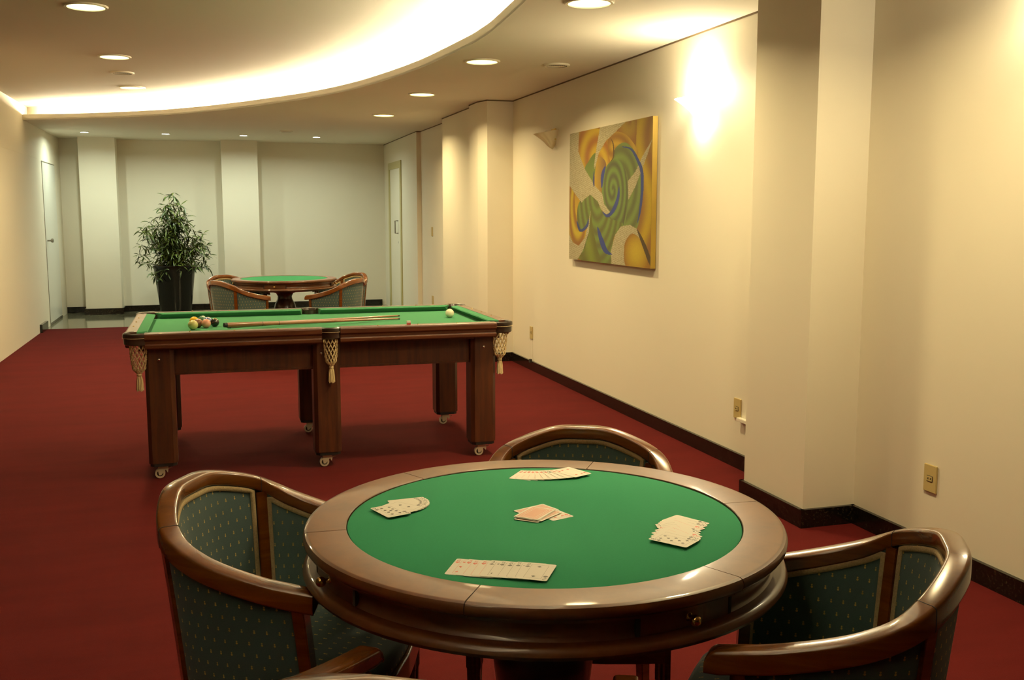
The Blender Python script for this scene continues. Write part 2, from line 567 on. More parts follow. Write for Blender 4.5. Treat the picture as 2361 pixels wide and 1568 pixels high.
# baseboards
def base_run(name, P, side, z1=0.085, t=0.018, lab=None):
    mb = MB()
    for (x0, y0), (x1, y1) in zip(P[:-1], P[1:]):
        d = Vector((x1 - x0, y1 - y0)).normalized()
        n_ = Vector((-d.y, d.x)) * side
        e0, e1 = d * -0.0, d * 0.0
        mb.prism([(x0 - d.x * t * .98, y0 - d.y * t * .98), (x1 + d.x * t * .98, y1 + d.y * t * .98), (x1 + d.x * t * .98 + n_.x * t, y1 + d.y * t * .98 + n_.y * t), (x0 - d.x * t * .98 + n_.x * t, y0 - d.y * t * .98 + n_.y * t)], 0.0, z1)
    return struct(mb.build(name, M['blackgranite'], bevel=0.0), lab)
base_run('baseboard_right', right_poly[:-1], 1, lab='black granite baseboard along the right wall')
base_run('baseboard_back', [(-1.93, YB)] + bp[1:-1] + [(2.62, YB)], -1, z1=.085, lab='black granite baseboard along the end wall')
mb = MB().box(XL, XL + .03, 13.05, 13.52, 0, .10)
struct(mb.build('baseboard_left', M['blackgranite']), 'short stub of dark granite baseboard on the left wall')

mb = MB().box(XL, XL + .0015, 8.2, 13.6, 2.092, 2.096)
struct(mb.build('trim_3', M['trimring']), 'faint horizontal joint line high on the left wall')
mb = MB()
for (x0, y0), (x1, y1) in zip(right_poly[:-1], right_poly[1:]):
    d = Vector((x1 - x0, y1 - y0)).normalized() * .003
    n_ = Vector((-d.y, d.x))
    mb.prism([(x0 - d.x, y0 - d.y), (x1 + d.x, y1 + d.y), (x1 + d.x + n_.x, y1 + d.y + n_.y), (x0 - d.x + n_.x, y0 - d.y + n_.y)], ZC - .010, ZC)
struct(mb.build('trim_4', M['shadowgap']), 'thin dark joint between the right wall and the soffit')
# doors
d1 = empty('door_1', (XL, 13.92, 0))
struct(d1, 'flush white door at the far end of the left wall')
MB().box(-.01, .004, 0, 1.12, 0.03, 2.07).build('door_panel', M['whitedoor'], d1)
mb = MB()
mb.box(0.001, .006, -.012, 0, 0.0, 2.082).box(0.001, .006, 0, 1.12, 2.07, 2.082).box(.001, .006, .0, 1.12, 0.0, 0.03)
mb.build('door_gap', M['grey'], d1)
mb = MB()
mb.tube([(0.0, .11, 1.08), (.05, .11, 1.08)], .011, 10).tube([(.045, .11, 1.08), (.055, .11, 1.08), (.072, .11, 1.08), (.078, .11, 1.08)], [.016, .027, .027, .018], 14)
mb.build('door_knob', M['grey'], d1, smooth=40)
d2 = empty('door_2', (2.685, 14.08, 0))
d2.rotation_euler = (0, 0, -math.atan2(.035, 2.67))
struct(d2, 'cream framed door near the far end of the right wall')
mb = MB().box(-.02, .03, 0, .10, 0, 2.17).box(-.02, .03, .98, 1.08, 0, 2.17).box(-.02, .03, .10, .98, 2.07, 2.17)
mb.build('door_frame', M['doorpaint'], d2)
MB().box(0.0, .02, .10, .98, 0.0, 2.07).build('door_panel', M['doorpaint'], d2)
MB().box(-.002, .001, .955, .968, 0.0, 2.06).build('door_gap', M['dark'], d2)
mb = MB()
mb.tube([(0.0, .33, 1.14), (-.05, .33, 1.14), (-.05, .33, 1.32), (0.0, .33, 1.32)], .010, 8)
mb.tube([(0.004, .33, 1.01), (-.006, .33, 1.01)], .016, 10)
mb.build('door_handle', M['grey'], d2, smooth=40)

# ------------------------------------------------------------------ lamps
def downlight(x, y, z, r, cool, label, group, watts=None):
    e = empty('recessed_downlight', (x, y, z))
    tag(e, label, 'ceiling light', group)
    mb = MB()
    mb.lathe([(r * 1.0, -.001), (r * 1.0, -.010), (r * 1.13, -.010), (r * 1.18, -.003), (r * 1.18, 0.0)], 40)
    mb.build('trim_ring', M['trimring'], e, smooth=40)
    mb = MB()
    mb.add([(r * math.cos(2 * math.pi * k / 40), r * math.sin(2 * math.pi * k / 40), -.004) for k in range(40)], [tuple(range(40))[::-1]])
    mb.build('diffuser', M['bulb_cool'] if cool else M['bulb_warm'], e, fix=False)
    ld = bpy.data.lights.new('downlight_beam', 'AREA')
    ld.shape = 'DISK'
    ld.size = r * 1.6
    ld.energy = watts if watts else (COOL_W if cool else DOWN_W)
    ld.color = COOL if cool else WARM
    ld.spread = R(150) if not cool else R(165)
    lo = bpy.data.objects.new('downlight_beam', ld)
    col.objects.link(lo)
    lo.location = (0, 0, -.016)
    lo.parent = e
    return e
g1 = 'large round downlights in the soffit'
for x, y, lab in [(1.90, 4.88, 'large warm downlight in the soffit cut by the top edge, nearest the lit sconce'),
                  (1.90, 6.93, 'large warm downlight in the soffit, in front of the painting'),
                  (1.90, 8.95, 'large warm downlight in the soffit, third along from the camera'),
                  (1.90, 10.95, 'large warm downlight in the soffit, smallest and farthest of that row'),
                  (1.90, 2.86, 'large warm downlight in the soffit out of view over the card table')]:
    downlight(x, y, ZC, .108, False, lab, g1, DOWN_W if y > 4 else DOWN_W)
g2 = 'large round downlights in the raised ceiling'
for x, y, lab in [(-.63, 6.67, 'large warm downlight in the raised ceiling at the upper left corner of the picture'),
                  (-.63, 8.69, 'large warm downlight in the raised ceiling, middle one of three'),
                  (-.63, 10.72, 'large warm downlight in the raised ceiling nearest the glowing cove'),
                  (-.63, 4.65, 'large warm downlight in the raised ceiling out of view behind the first')][:3]:
    downlight(x, y, ZR, .108, False, lab, g2)
g3 = 'small cool spotlights by the end wall'
for i, x in enumerate([-1.445, -.446, .553, 1.53]):
    downlight(x, 14.27, ZC, .050, True, ['small cool spotlight leftmost in the row by the end wall', 'small cool spotlight above the potted plant, second from the left',
              'small cool spotlight before the second pier, third from the left', 'small cool spotlight rightmost in the row by the end wall'][i], g3)
def ceiling_disc(x, y, z, r, label, nm='ceiling_speaker', cat='speaker'):
    e = empty(nm, (x, y, z))
    tag(e, label, cat)
    MB().lathe([(r * .78, -.012), (r * .95, -.012), (r, -.006), (r, 0.0)], 36).build('rim', M['trimring'], e, smooth=40)
    mb = MB()
    for k in range(5):
        mb.lathe([(r * .15 * k + .002, -.008), (r * .15 * k + r * .11, -.010)], 30)
    mb.lathe([(0.001, -.005), (r * .8, -.005)], 30, mi=1)
    mb.build('grille', [M['trimring'], M['grey']], e)
ceiling_disc(-.64, 9.64, ZR, .10, 'round flush ceiling speaker between two downlights in the raised ceiling')
ceiling_disc(2.457, 6.94, ZC, .095, 'round flush ceiling speaker in the soffit above the painting')
ceiling_disc(1.056, 13.41, ZC, .085, 'round flush ceiling speaker in the soffit near the cool spotlights')

def sconce(y, z, lit, label):
    e = empty('wall_sconce', (2.83, y, z))
    tag(e, label, 'wall lamp', 'shell sconces on the right wall')
    # shell shaped half bowl, opening upwards, flaring out from the wall
    mb = MB()
    prof = [(.02, -.120), (.045, -.108), (.07, -.088), (.095, -.060), (.13, -.034), (.165, -.012), (.185, 0.0)]
    nseg = 36
    for th in (0, 1):
        v = []
        for i in range(nseg + 1):
            a = math.pi / 2 + math.pi * i / nseg
            flute = 1 + .03 * math.cos(i * 2 * math.pi / 4)
            for (r, zz) in prof:
                r2 = max(.004, r * flute - th * .005)
                v.append((r2 * math.cos(a) * 1.0, r2 * math.sin(a) * .50, zz + th * .004 - .034 * (-math.cos(a))))
        m_ = len(prof)
        f = [(i * m_ + q, (i + 1) * m_ + q, (i + 1) * m_ + q + 1, i * m_ + q + 1) for i in range(nseg) for q in range(m_ - 1)]
        mb.add(v, f)
    gm = M['shell_glass'] if not lit else M['sconce_lit']
    mb.build('shade', gm, e, smooth=60)
    MB().box(-.02, 0, -.045, .045, -.08, .015).tube([(-.02, 0, -.02), (-.05, 0, -.02)], .012, 10).build('wall_bracket', M['brass'] if not lit else M['white'], e, bevel=.004)
    mb = MB().sphere((-.075, 0, -.035), (.022, .022, .035), 14, 10)
    mb.build('bulb', M['bulb_sconce'] if lit else M['white'], e, smooth=60)
    if lit:
        ld = bpy.data.lights.new('sconce_bulb', 'POINT')
        ld.energy = SCONCE_W * lit
        ld.color = (1.0, .86, .56)
        ld.shadow_soft_size = .03
        lo = bpy.data.objects.new('sconce_bulb', ld)
        col.objects.link(lo)
        lo.parent = e
        lo.location = (-.075, 0, .045)
        ls = bpy.data.lights.new('sconce_spill', 'POINT')
        ls.energy = 1.6 * lit
        ls.color = (1.0, .86, .56)
        ls.shadow_soft_size = .03
        lq = bpy.data.objects.new('sconce_spill', ls)
        col.objects.link(lq)
        lq.parent = e
        lq.location = (-.055, 0, -.165)
mt, nt, p = new_mat('lit_sconce_glass')
p.inputs['Base Color'].default_value = (.85, .78, .6, 1)
p.inputs['Emission Color'].default_value = (1, .88, .6, 1)
p.inputs['Emission Strength'].default_value = 12.0
M['sconce_lit'] = mt
M['bulb_sconce'] = emit('sconce_bulb_glow', (1, .88, .6), 20)
sconce(5.40, 2.115, 1, 'glowing shell shaped sconce between the painting and the near pier')
sconce(8.03, 2.110, 0, 'unlit cream shell shaped sconce to the left of the painting')
sconce(2.72, 2.115, .6, 'shell shaped sconce cut off by the right edge of the picture')

# ------------------------------------------------------------------ outlets
def outlet(x, y, z, label, slot=True, plug=False):
    e = empty('power_outlet', (x, y, z))
    tag(e, label, 'outlet', 'wall outlet plates')
    MB().box(-.008, 0, -.038, .038, -.057, .057).build('cover_plate', M['plate'], e, bevel=.002)
    if slot:
        mb = MB()
        mb.box(-.0095, -.008, -.017, .017, -.012, .012).box(-.0110, -.0095, -.015, .015, -.010, .010, 1)
        for s_ in (-1, 1):
            mb.box(-.0115, -.0108, s_ * .007 - .0025, s_ * .007 + .0025, -.004, .004)
        mb.build('socket', [M['dark'], M['plate']], e)
    return e
outlet(2.83, 3.34, .337, 'beige outlet plate low on the wall behind the right card table chair')
outlet(2.83, 4.912, .335, 'beige outlet plate low beside the near pier with a white cable duct')
outlet(2.83, 8.64, .341, 'beige outlet plate low on the wall right of the pool table')
outlet(2.72, 12.30, 1.20, 'small beige switch plate at shoulder height on the far right wall', False)
outlet(2.72, 12.30, .34, 'small beige outlet plate low on the far right wall under the switch plate', False)
mb = MB().box(2.80, 2.829, 4.37, 4.88, .272, .292)
tag(mb.build('cable_duct', M['white'], bevel=.002), 'short white plastic cable duct from the outlet to the near pier', 'cable duct')
mb = MB().tube([(2.826, 8.62, .285), (2.824, 8.61, .20), (2.822, 8.60, .12), (2.806, 8.59, .075)], .003, 6).box(2.79, 2.812, 8.57, 8.60, .075, .105, 1)
tag(mb.build('cable', [M['white'], M['dark']]), 'thin cable hanging from the outlet right of the pool table', 'cable')

# ------------------------------------------------------------------ painting
Y0, Y1, Z0, Z1 = 6.02, 7.56, 1.062, 2.046
XP = 2.79
def proj(x, y, z):
    v = Vector((x, y, z - CAM_H))
    d = v.dot(fw)
    return ((W_PX / 2 + F_PX * v.dot(rt) / d), (H_PX / 2 - F_PX * v.dot(up) / d))
nu, nv = 400, 264
# shapes of the swirling design are described on the canvas plan, in units taken from its own outline (s across, t down)
def canvas_to_plan(ss, tt):
    """canvas fractions -> drawing-plan coordinates used for the design below"""
    out = np.zeros(ss.shape + (2,))
    H_ = canvas_to_plan.H
    w = H_[2, 0] * ss + H_[2, 1] * tt + 1
    out[..., 0] = (H_[0, 0] * ss + H_[0, 1] * tt + H_[0, 2]) / w
    out[..., 1] = (H_[1, 0] * ss + H_[1, 1] * tt + H_[1, 2]) / w
    return out
def homography(dst):
    src = [(0, 0), (1, 0), (1, 1), (0, 1)]
    A, b_ = [], []
    for (s_, t_), (x, y) in zip(src, dst):
        A.append([s_, t_, 1, 0, 0, 0, -x * s_, -x * t_]); b_.append(x)
        A.append([0, 0, 0, s_, t_, 1, -y * s_, -y * t_]); b_.append(y)
    h = np.linalg.solve(np.array(A, float), np.array(b_, float))
    return np.array([[h[0], h[1], h[2]], [h[3], h[4], h[5]], [h[6], h[7], 1]])
canvas_to_plan.H = homography([(165, 272), (885, 97), (880, 1478), (168, 1412)])
ss, tt = np.meshgrid((np.arange(nu) + .5) / nu, (np.arange(nv) + .5) / nv)
PL = canvas_to_plan(ss, tt)
px_, py_ = PL[..., 0], PL[..., 1]
img = np.zeros((nv, nu, 3))
rs = np.random.RandomState(3)
def lin(c):
    return np.array(srgb(*c)[:3])
def inside(poly):
    r = np.zeros(px_.shape, bool)
    n = len(poly)
    for i in range(n):
        x0, y0 = poly[i]; x1, y1 = poly[(i + 1) % n]
        c = ((y0 > py_) != (y1 > py_)) & (px_ < (x1 - x0) * (py_ - y0) / (y1 - y0 + 1e-9) + x0)
        r ^= c
    return r
def smoothpoly(P, n=6):
    Q = list(P) + list(P[:3])
    out = []
    for i in range(len(P)):
        p0, p1, p2, p3 = [np.array(Q[(i + k) % len(P)], float) for k in range(4)]
        for k in range(n):
            t = k / n
            out.append(.5 * ((2 * p1) + (-p0 + p2) * t + (2 * p0 - 5 * p1 + 4 * p2 - p3) * t * t + (-p0 + 3 * p1 - 3 * p2 + p3) * t ** 3))
    return out
def dist_line(L):
    L = catmull(L, 6)
    best = np.full(px_.shape, 1e9); par = np.zeros(px_.shape)
    for i in range(len(L) - 1):
        ax, ay = L[i]; bx, by = L[i + 1]
        dx, dy = bx - ax, by - ay
        t = np.clip(((px_ - ax) * dx + (py_ - ay) * dy) / (dx * dx + dy * dy + 1e-9), 0, 1)
        d = np.hypot(px_ - ax - dx * t, py_ - ay - dy * t)
        k = d < best
        best[k] = d[k]; par[k] = ((i + t) / (len(L) - 1))[k]
    return best, par
def fill(poly, c0, c1, fac, sm=True):
    m_ = inside(smoothpoly(poly) if sm else poly)
    f_ = np.clip(fac, 0, 1)[..., None]
    v = lin(c0) * (1 - f_) + lin(c1) * f_
    img[m_] = v[m_]
def rings(cx, cy, ax, ay, per, ph=0):
    d = np.hypot((px_ - cx) / ax, (py_ - cy) / ay)
    th = np.arctan2((py_ - cy) / ay, (px_ - cx) / ax)
    return .5 + .42 * np.cos(2 * np.pi * (d * per) + ph - th), d
def stroke(L, w, c, taper=True):
    d, t = dist_line(L)
    ww = w * (np.sin(np.pi * np.clip(t, 0, 1)) ** .6 if taper else 1)
    m_ = d < ww / 2
    img[m_] = lin(c)
img[:] = lin((170, 110, 25))
g, d = rings(700, 150, 150, 300, 1.1)
img[:] = lin((150, 84, 22)) * (1 - g[..., None]) + lin((176, 130, 30)) * g[..., None]
# right column of flowing yellow
g = .5 + .5 * np.sin((px_ - 780) / 24 + np.sin(py_ / 190) * 2.2)
fill([(750, 60), (900, 60), (900, 1500), (860, 1480), (740, 1120), (790, 900), (800, 620), (740, 440)], (150, 92, 28), (196, 148, 18), g, False)
# upper left arcs
g, d = rings(400, 520, 170, 330, 1.9, .6)
fill([(240, 240), (430, 220), (560, 260), (600, 400), (500, 600), (390, 760), (280, 560), (240, 420)], (160, 86, 30), (205, 155, 30), g)
g, d = rings(560, 400, 160, 200, 1.5, 2.5)
fill([(500, 280), (640, 260), (760, 420), (700, 520), (540, 560)], (150, 92, 25), (205, 150, 35), g)
fill([(330, 520), (375, 450), (395, 470), (385, 700), (345, 690), (300, 590)], (108, 112, 40), (122, 126, 44), (py_ - 450) / 250)
fill([(395, 560), (420, 470), (480, 520), (480, 640), (450, 800), (385, 740)], (190, 140, 34), (130, 84, 50), (px_ - 390) / 90)
# lower left yellow pod
g, d = rings(250, 950, 75, 330, 1.8)
fill([(165, 740), (215, 800), (235, 1000), (280, 1160), (330, 1130), (310, 1220), (240, 1290), (190, 1230), (165, 1100)], (150, 82, 25), (208, 168, 26), g)
fill([(215, 820), (280, 890), (260, 980), (225, 1000)], (190, 132, 26), (208, 160, 32), (py_ - 820) / 180)
# large green body
g, d = rings(600, 700, 190, 420, 3.2)
fill([(560, 400), (640, 340), (720, 400), (790, 560), (800, 760), (790, 940), (755, 1120), (640, 1120), (550, 1100), (470, 1000), (450, 800), (470, 620), (530, 520)], (100, 92, 44), (126, 134, 54), g)
g, d = rings(545, 770, 95, 280, 2.6, .5)
fill([(470, 620), (500, 540), (570, 490), (640, 560), (670, 700), (680, 900), (640, 1110), (560, 1060), (500, 980), (460, 880), (455, 740)], (92, 78, 46), (120, 134, 52), g)
# green wave below
g, d = rings(420, 820, 130, 420, 3.4)
fill([(235, 1000), (250, 900), (300, 840), (360, 820), (410, 870), (450, 960), (520, 1030), (640, 1080), (560, 1200), (535, 1450), (440, 1440), (270, 1410), (310, 1250), (355, 1000), (330, 1080), (290, 1140), (250, 1120)], (104, 90, 38), (122, 132, 50), g)
g = .5 + .5 * np.sin((px_ - 400) / 22 - py_ / 90)
fill([(355, 960), (340, 1180), (300, 1330), (255, 1410), (440, 1440), (410, 1290), (375, 1120)], (108, 96, 26), (130, 128, 34), g)
# cream textured bands
tex = .5 + .5 * np.sin(py_ / 3.0 + px_ / 5 + rs.rand(nv, nu) * 4)
cr0, cr1 = (158, 130, 78), (208, 178, 122)
fill([(163, 262), (245, 250), (240, 430), (300, 590), (390, 740), (455, 810), (470, 900), (525, 975), (490, 1000), (445, 950), (415, 880), (350, 820), (300, 860), (275, 895), (225, 830), (165, 740)], cr0, cr1, tex, False)
fill([(430, 200), (665, 140), (560, 250), (480, 330), (420, 440), (385, 590), (378, 560), (400, 380)], cr0, cr1, tex, False)
fill([(885, 300), (850, 420), (790, 600), (740, 740), (682, 860), (675, 690), (740, 600), (800, 460)], cr0, cr1, tex, False)
fill([(165, 1180), (200, 1260), (250, 1290), (310, 1210), (355, 960), (340, 1160), (290, 1330), (240, 1420), (165, 1420)], cr0, cr1, tex, False)
fill([(540, 1460), (535, 1330), (570, 1180), (620, 1100), (700, 1085), (760, 1120), (800, 1220), (770, 1200), (720, 1160), (680, 1200), (655, 1290), (680, 1470)], cr0, cr1, tex, False)
g = np.hypot((px_ - 760) / 110, (py_ - 1340) / 190)
fill([(680, 1480), (650, 1300), (680, 1200), (730, 1165), (790, 1220), (850, 1380), (880, 1490)], (205, 160, 34), (158, 100, 20), g ** 2)
# blue and dark accents
stroke([(615, 378), (700, 400), (760, 500), (795, 600), (800, 760), (785, 950), (762, 1070)], 26, (58, 66, 110))
stroke([(600, 740), (590, 850), (550, 960), (500, 1010), (455, 970)], 30, (56, 62, 108))
stroke([(478, 555), (455, 640), (448, 760)], 26, (60, 62, 110))
stroke([(232, 1060), (265, 1150), (320, 1110), (338, 1040)], 24, (58, 64, 100))
stroke([(415, 1110), (450, 1230), (490, 1330), (545, 1360)], 40, (56, 62, 110))
stroke([(380, 600), (378, 700), (382, 750)], 14, (60, 58, 90))
stroke([(760, 1120), (820, 1260), (880, 1420), (905, 1470)], 34, (84, 58, 26))
stroke([(520, 300), (545, 360), (548, 470), (520, 520)], 10, (96, 60, 24))
stroke([(660, 900), (650, 1000), (640, 1090)], 12, (90, 78, 40))
img = img * (1 + .10 * (rs.rand(nv, nu, 1) - .5)) * .80 / np.array([1.06, .84, .56])
pe = empty('painting', (2.83, (Y0 + Y1) / 2, Z0))
tag(pe, 'large unframed abstract canvas of green, ochre and blue swirls on the right wall', 'painting')
yc = (Y0 + Y1) / 2
MB().box(XP - 2.83 + .001, -.004, Y0 - yc, Y1 - yc, 0, Z1 - Z0).build('canvas_body', M['canvas_edge'], pe)
me = bpy.data.meshes.new('painted_surface')
vs = [(XP - 2.83, (Y1 - yc) - (Y1 - Y0) * i / nu, (Z1 - Z0) * (1 - j / nv)) for j in range(nv + 1) for i in range(nu + 1)]
fs = [(j * (nu + 1) + i, (j + 1) * (nu + 1) + i, (j + 1) * (nu + 1) + i + 1, j * (nu + 1) + i + 1) for j in range(nv) for i in range(nu)]
me.from_pydata(vs, [], fs)
at = me.color_attributes.new('pigment', 'FLOAT_COLOR', 'CORNER')
cc = np.ones((nv * nu, 4, 4), np.float32)
cc[:, :, :3] = img.reshape(-1, 1, 3)
at.data.foreach_set('color', cc.ravel())
mt, nt, p = new_mat('swirling_oil_paint')
va = N(nt, 'ShaderNodeVertexColor', layer_name='pigment')
nt.links.new(va.outputs['Color'], p.inputs['Base Color'])
p.inputs['Roughness'].default_value = .5
me.materials.append(mt)
o = bpy.data.objects.new('painted_surface', me)
col.objects.link(o)
o.parent = pe

# ------------------------------------------------------------------ round card table
def card_table(loc, rot, label):
    e = empty('card_table', loc, rot)
    tag(e, label, 'table', 'round card tables')
    RT, RI = .519, .428
    prof = [(RI, .748), (RI, .7590), (RI + .0015, .7605), (RI + .004, .7607), (RT - .013, .7607), (RT - .010, .7605), (RT - .004, .758), (RT - .001, .753), (RT, .748), (RT - .0005, .742), (RT - .004, .737), (RT - .010, .7335), (RT - .016, .7325), (RT - .020, .7315), (RT - .0205, .724), (RI, .724)]
    mb = MB()
    gap = .0022
    for k in range(6):
        a = R(56.0 + 60 * k)
        mb.lathe(prof, 22, 0, 0, a + gap, a + R(60) - gap)
    mb.lathe([(RI + .002, .7585), (RT - .006, .7575), (RT - .003, .749), (RT - .004, .739), (RT - .012, .733)], 120, mi=1)
    ob = mb.build('wooden_rim', [M['tablewood'], M['darkwood'], M['lacquer_shaded']], e, smooth=32)
    for pl in ob.data.polygons:
        if pl.material_index == 0 and (pl.center.z < .7600 or pl.normal.z < .5):  # faces below the flat top get the lacquer with shade in its colour
            pl.material_index = 2
    mb = MB().lathe([(.001, .7590), (.2, .7590), (RI - .006, .7590), (RI - .002, .757), (RI - .001, .748)], 120)
    mb.build('felt_top', M['felt'], e, smooth=40)
    mb = MB().lathe([(.44, .7315), (.493, .7315), (.492, .722), (.487, .712), (.485, .702), (.488, .692), (.494, .687), (.44, .687)], 120)
    mb.build('apron', M['lacquer_shaded'], e, smooth=40)
    mb = MB().lathe([(.38, .688), (.506, .688), (.514, .685), (.5195, .680), (.521, .673), (.516, .665), (.503, .661), (.485, .658), (.47, .652), (.38, .652)], 120)
    mb.build('lower_moulding', M['lacquer_shaded'], e, smooth=40)
    for k in range(4):
        a = R(-167 + 90 * k) - 0.0
        w = .105 / .49
        d = MB()
        d.lathe([(.46, .690), (.4935, .690), (.4935, .726), (.46, .726)], 14, 0, 0, a - w, a + w)
        for s_ in (-1, 1):
            d.lathe([(.462, .689), (.4945, .689), (.4945, .728), (.462, .728)], 2, 0, 0, a + s_ * w - .008, a + s_ * w + .008, mi=1)
        dr = d.build('drawer', [M['lacquer_shaded'], M['dark']], e, smooth=40)
        kb = MB()
        cx, cy = math.cos(a), math.sin(a)
        kb.tube([(.493 * cx, .493 * cy, .707), (.496 * cx, .496 * cy, .707), (.503 * cx, .503 * cy, .707)], [.009, .005, .005], 12)
        kb.sphere((.511 * cx, .511 * cy, .707), .0105, 16, 10)
        kb.build('drawer_knob', M['brass'], dr, smooth=60)
    mb = MB().lathe([(.14, .652), (.14, .63), (.085, .61), (.070, .58), (.075, .55), (.100, .50), (.112, .44), (.105, .38), (.075, .33), (.060, .29), (.062, .26), (.085, .24), (.09, .20), (.09, .12), (.05, .10), (.001, .10)], 48)
    mb.build('pedestal', M['darkwood'], e, smooth=40)
    for k in range(4):
        a = R(45 + 90 * k)
        P, sec, X, Z = [], [], [], []
        for t in np.linspace(0, 1, 12):
            r_ = .05 + .36 * t
            z_ = .19 - .13 * (t ** 1.0) - .035 * math.sin(math.pi * t) + (.0 if t < .9 else 0)
            P.append((r_ * math.cos(a), r_ * math.sin(a), z_))
            X.append((-math.sin(a), math.cos(a), 0)); Z.append((0, 0, 1))
            h_ = .05 - .022 * t
            w_ = .028 - .006 * t
            sec.append([(-w_, -h_), (w_, -h_), (w_, h_ * .6), (w_ * .6, h_), (-w_ * .6, h_), (-w_, h_ * .6)])
        MB().sweep(P, X, Z, sec).box(-.0, .0, 0, 0, 0, 0).build('foot', M['darkwood'], e, smooth=40)
    for k in range(4):
        pass
    return e
ct = card_table((.690, 2.02, 0), 0, 'round card table with dealt playing cards on its green felt, in the foreground')
far_t = copy_tree(ct)
far_t.location = (.750, 10.28, .018)
far_t.rotation_euler = (0, 0, R(62))
far_t['label'] = 'round green felt card table standing behind the pool table'

# ------------------------------------------------------------------ tub chairs
hc = [(0, -.089, .811), (.101, -.077, .804), (.223, -.008, .763), (.263, .090, .716), (.265, .235, .676), (.250, .371, .652)]
full = [(-x, y, z) for x, y, z in hc[::-1]] + hc[1:]
NSEG = 12
CH = [Vector(q) for q in catmull(full, NSEG)][2:-2]      # outer top edge of the rail
NC = len(CH)
JI = (3 * NSEG - 2, 7 * NSEG - 2)      # indices of the two joints
def tangent2(i):
    a = CH[min(i + 1, NC - 1)] - CH[max(i - 1, 0)]
    t = Vector((a.x, a.y)).normalized()
    return t
def inward(i):
    t = tangent2(i)
    return Vector((-t.y, t.x))      # travelling left arm -> back -> right arm, inside is on the left
ZB = .36
def shell_pt(i, t, off):
    """t 0 at the underside of the rail, 1 at the seat frame; off inwards from the outer line"""
    n_ = inward(i)
    top = CH[i].xy + n_ * (.008 + off)
    c = Vector((0, .16))
    w_ = CH[i].xy + n_ * (.008 + off) - c
    bot = c + Vector((w_.x * .87, w_.y * (.83 if w_.y < 0 else 1.08)))
    zt = CH[i].z - (.033 if off > .025 else .043)
    q = top.lerp(bot, t ** .9)
    return Vector((q.x, q.y, zt + (ZB - zt) * t))
ARC = [0.0]
for i in range(1, NC):
    ARC.append(ARC[-1] + (CH[i].xy - CH[i - 1].xy).length)
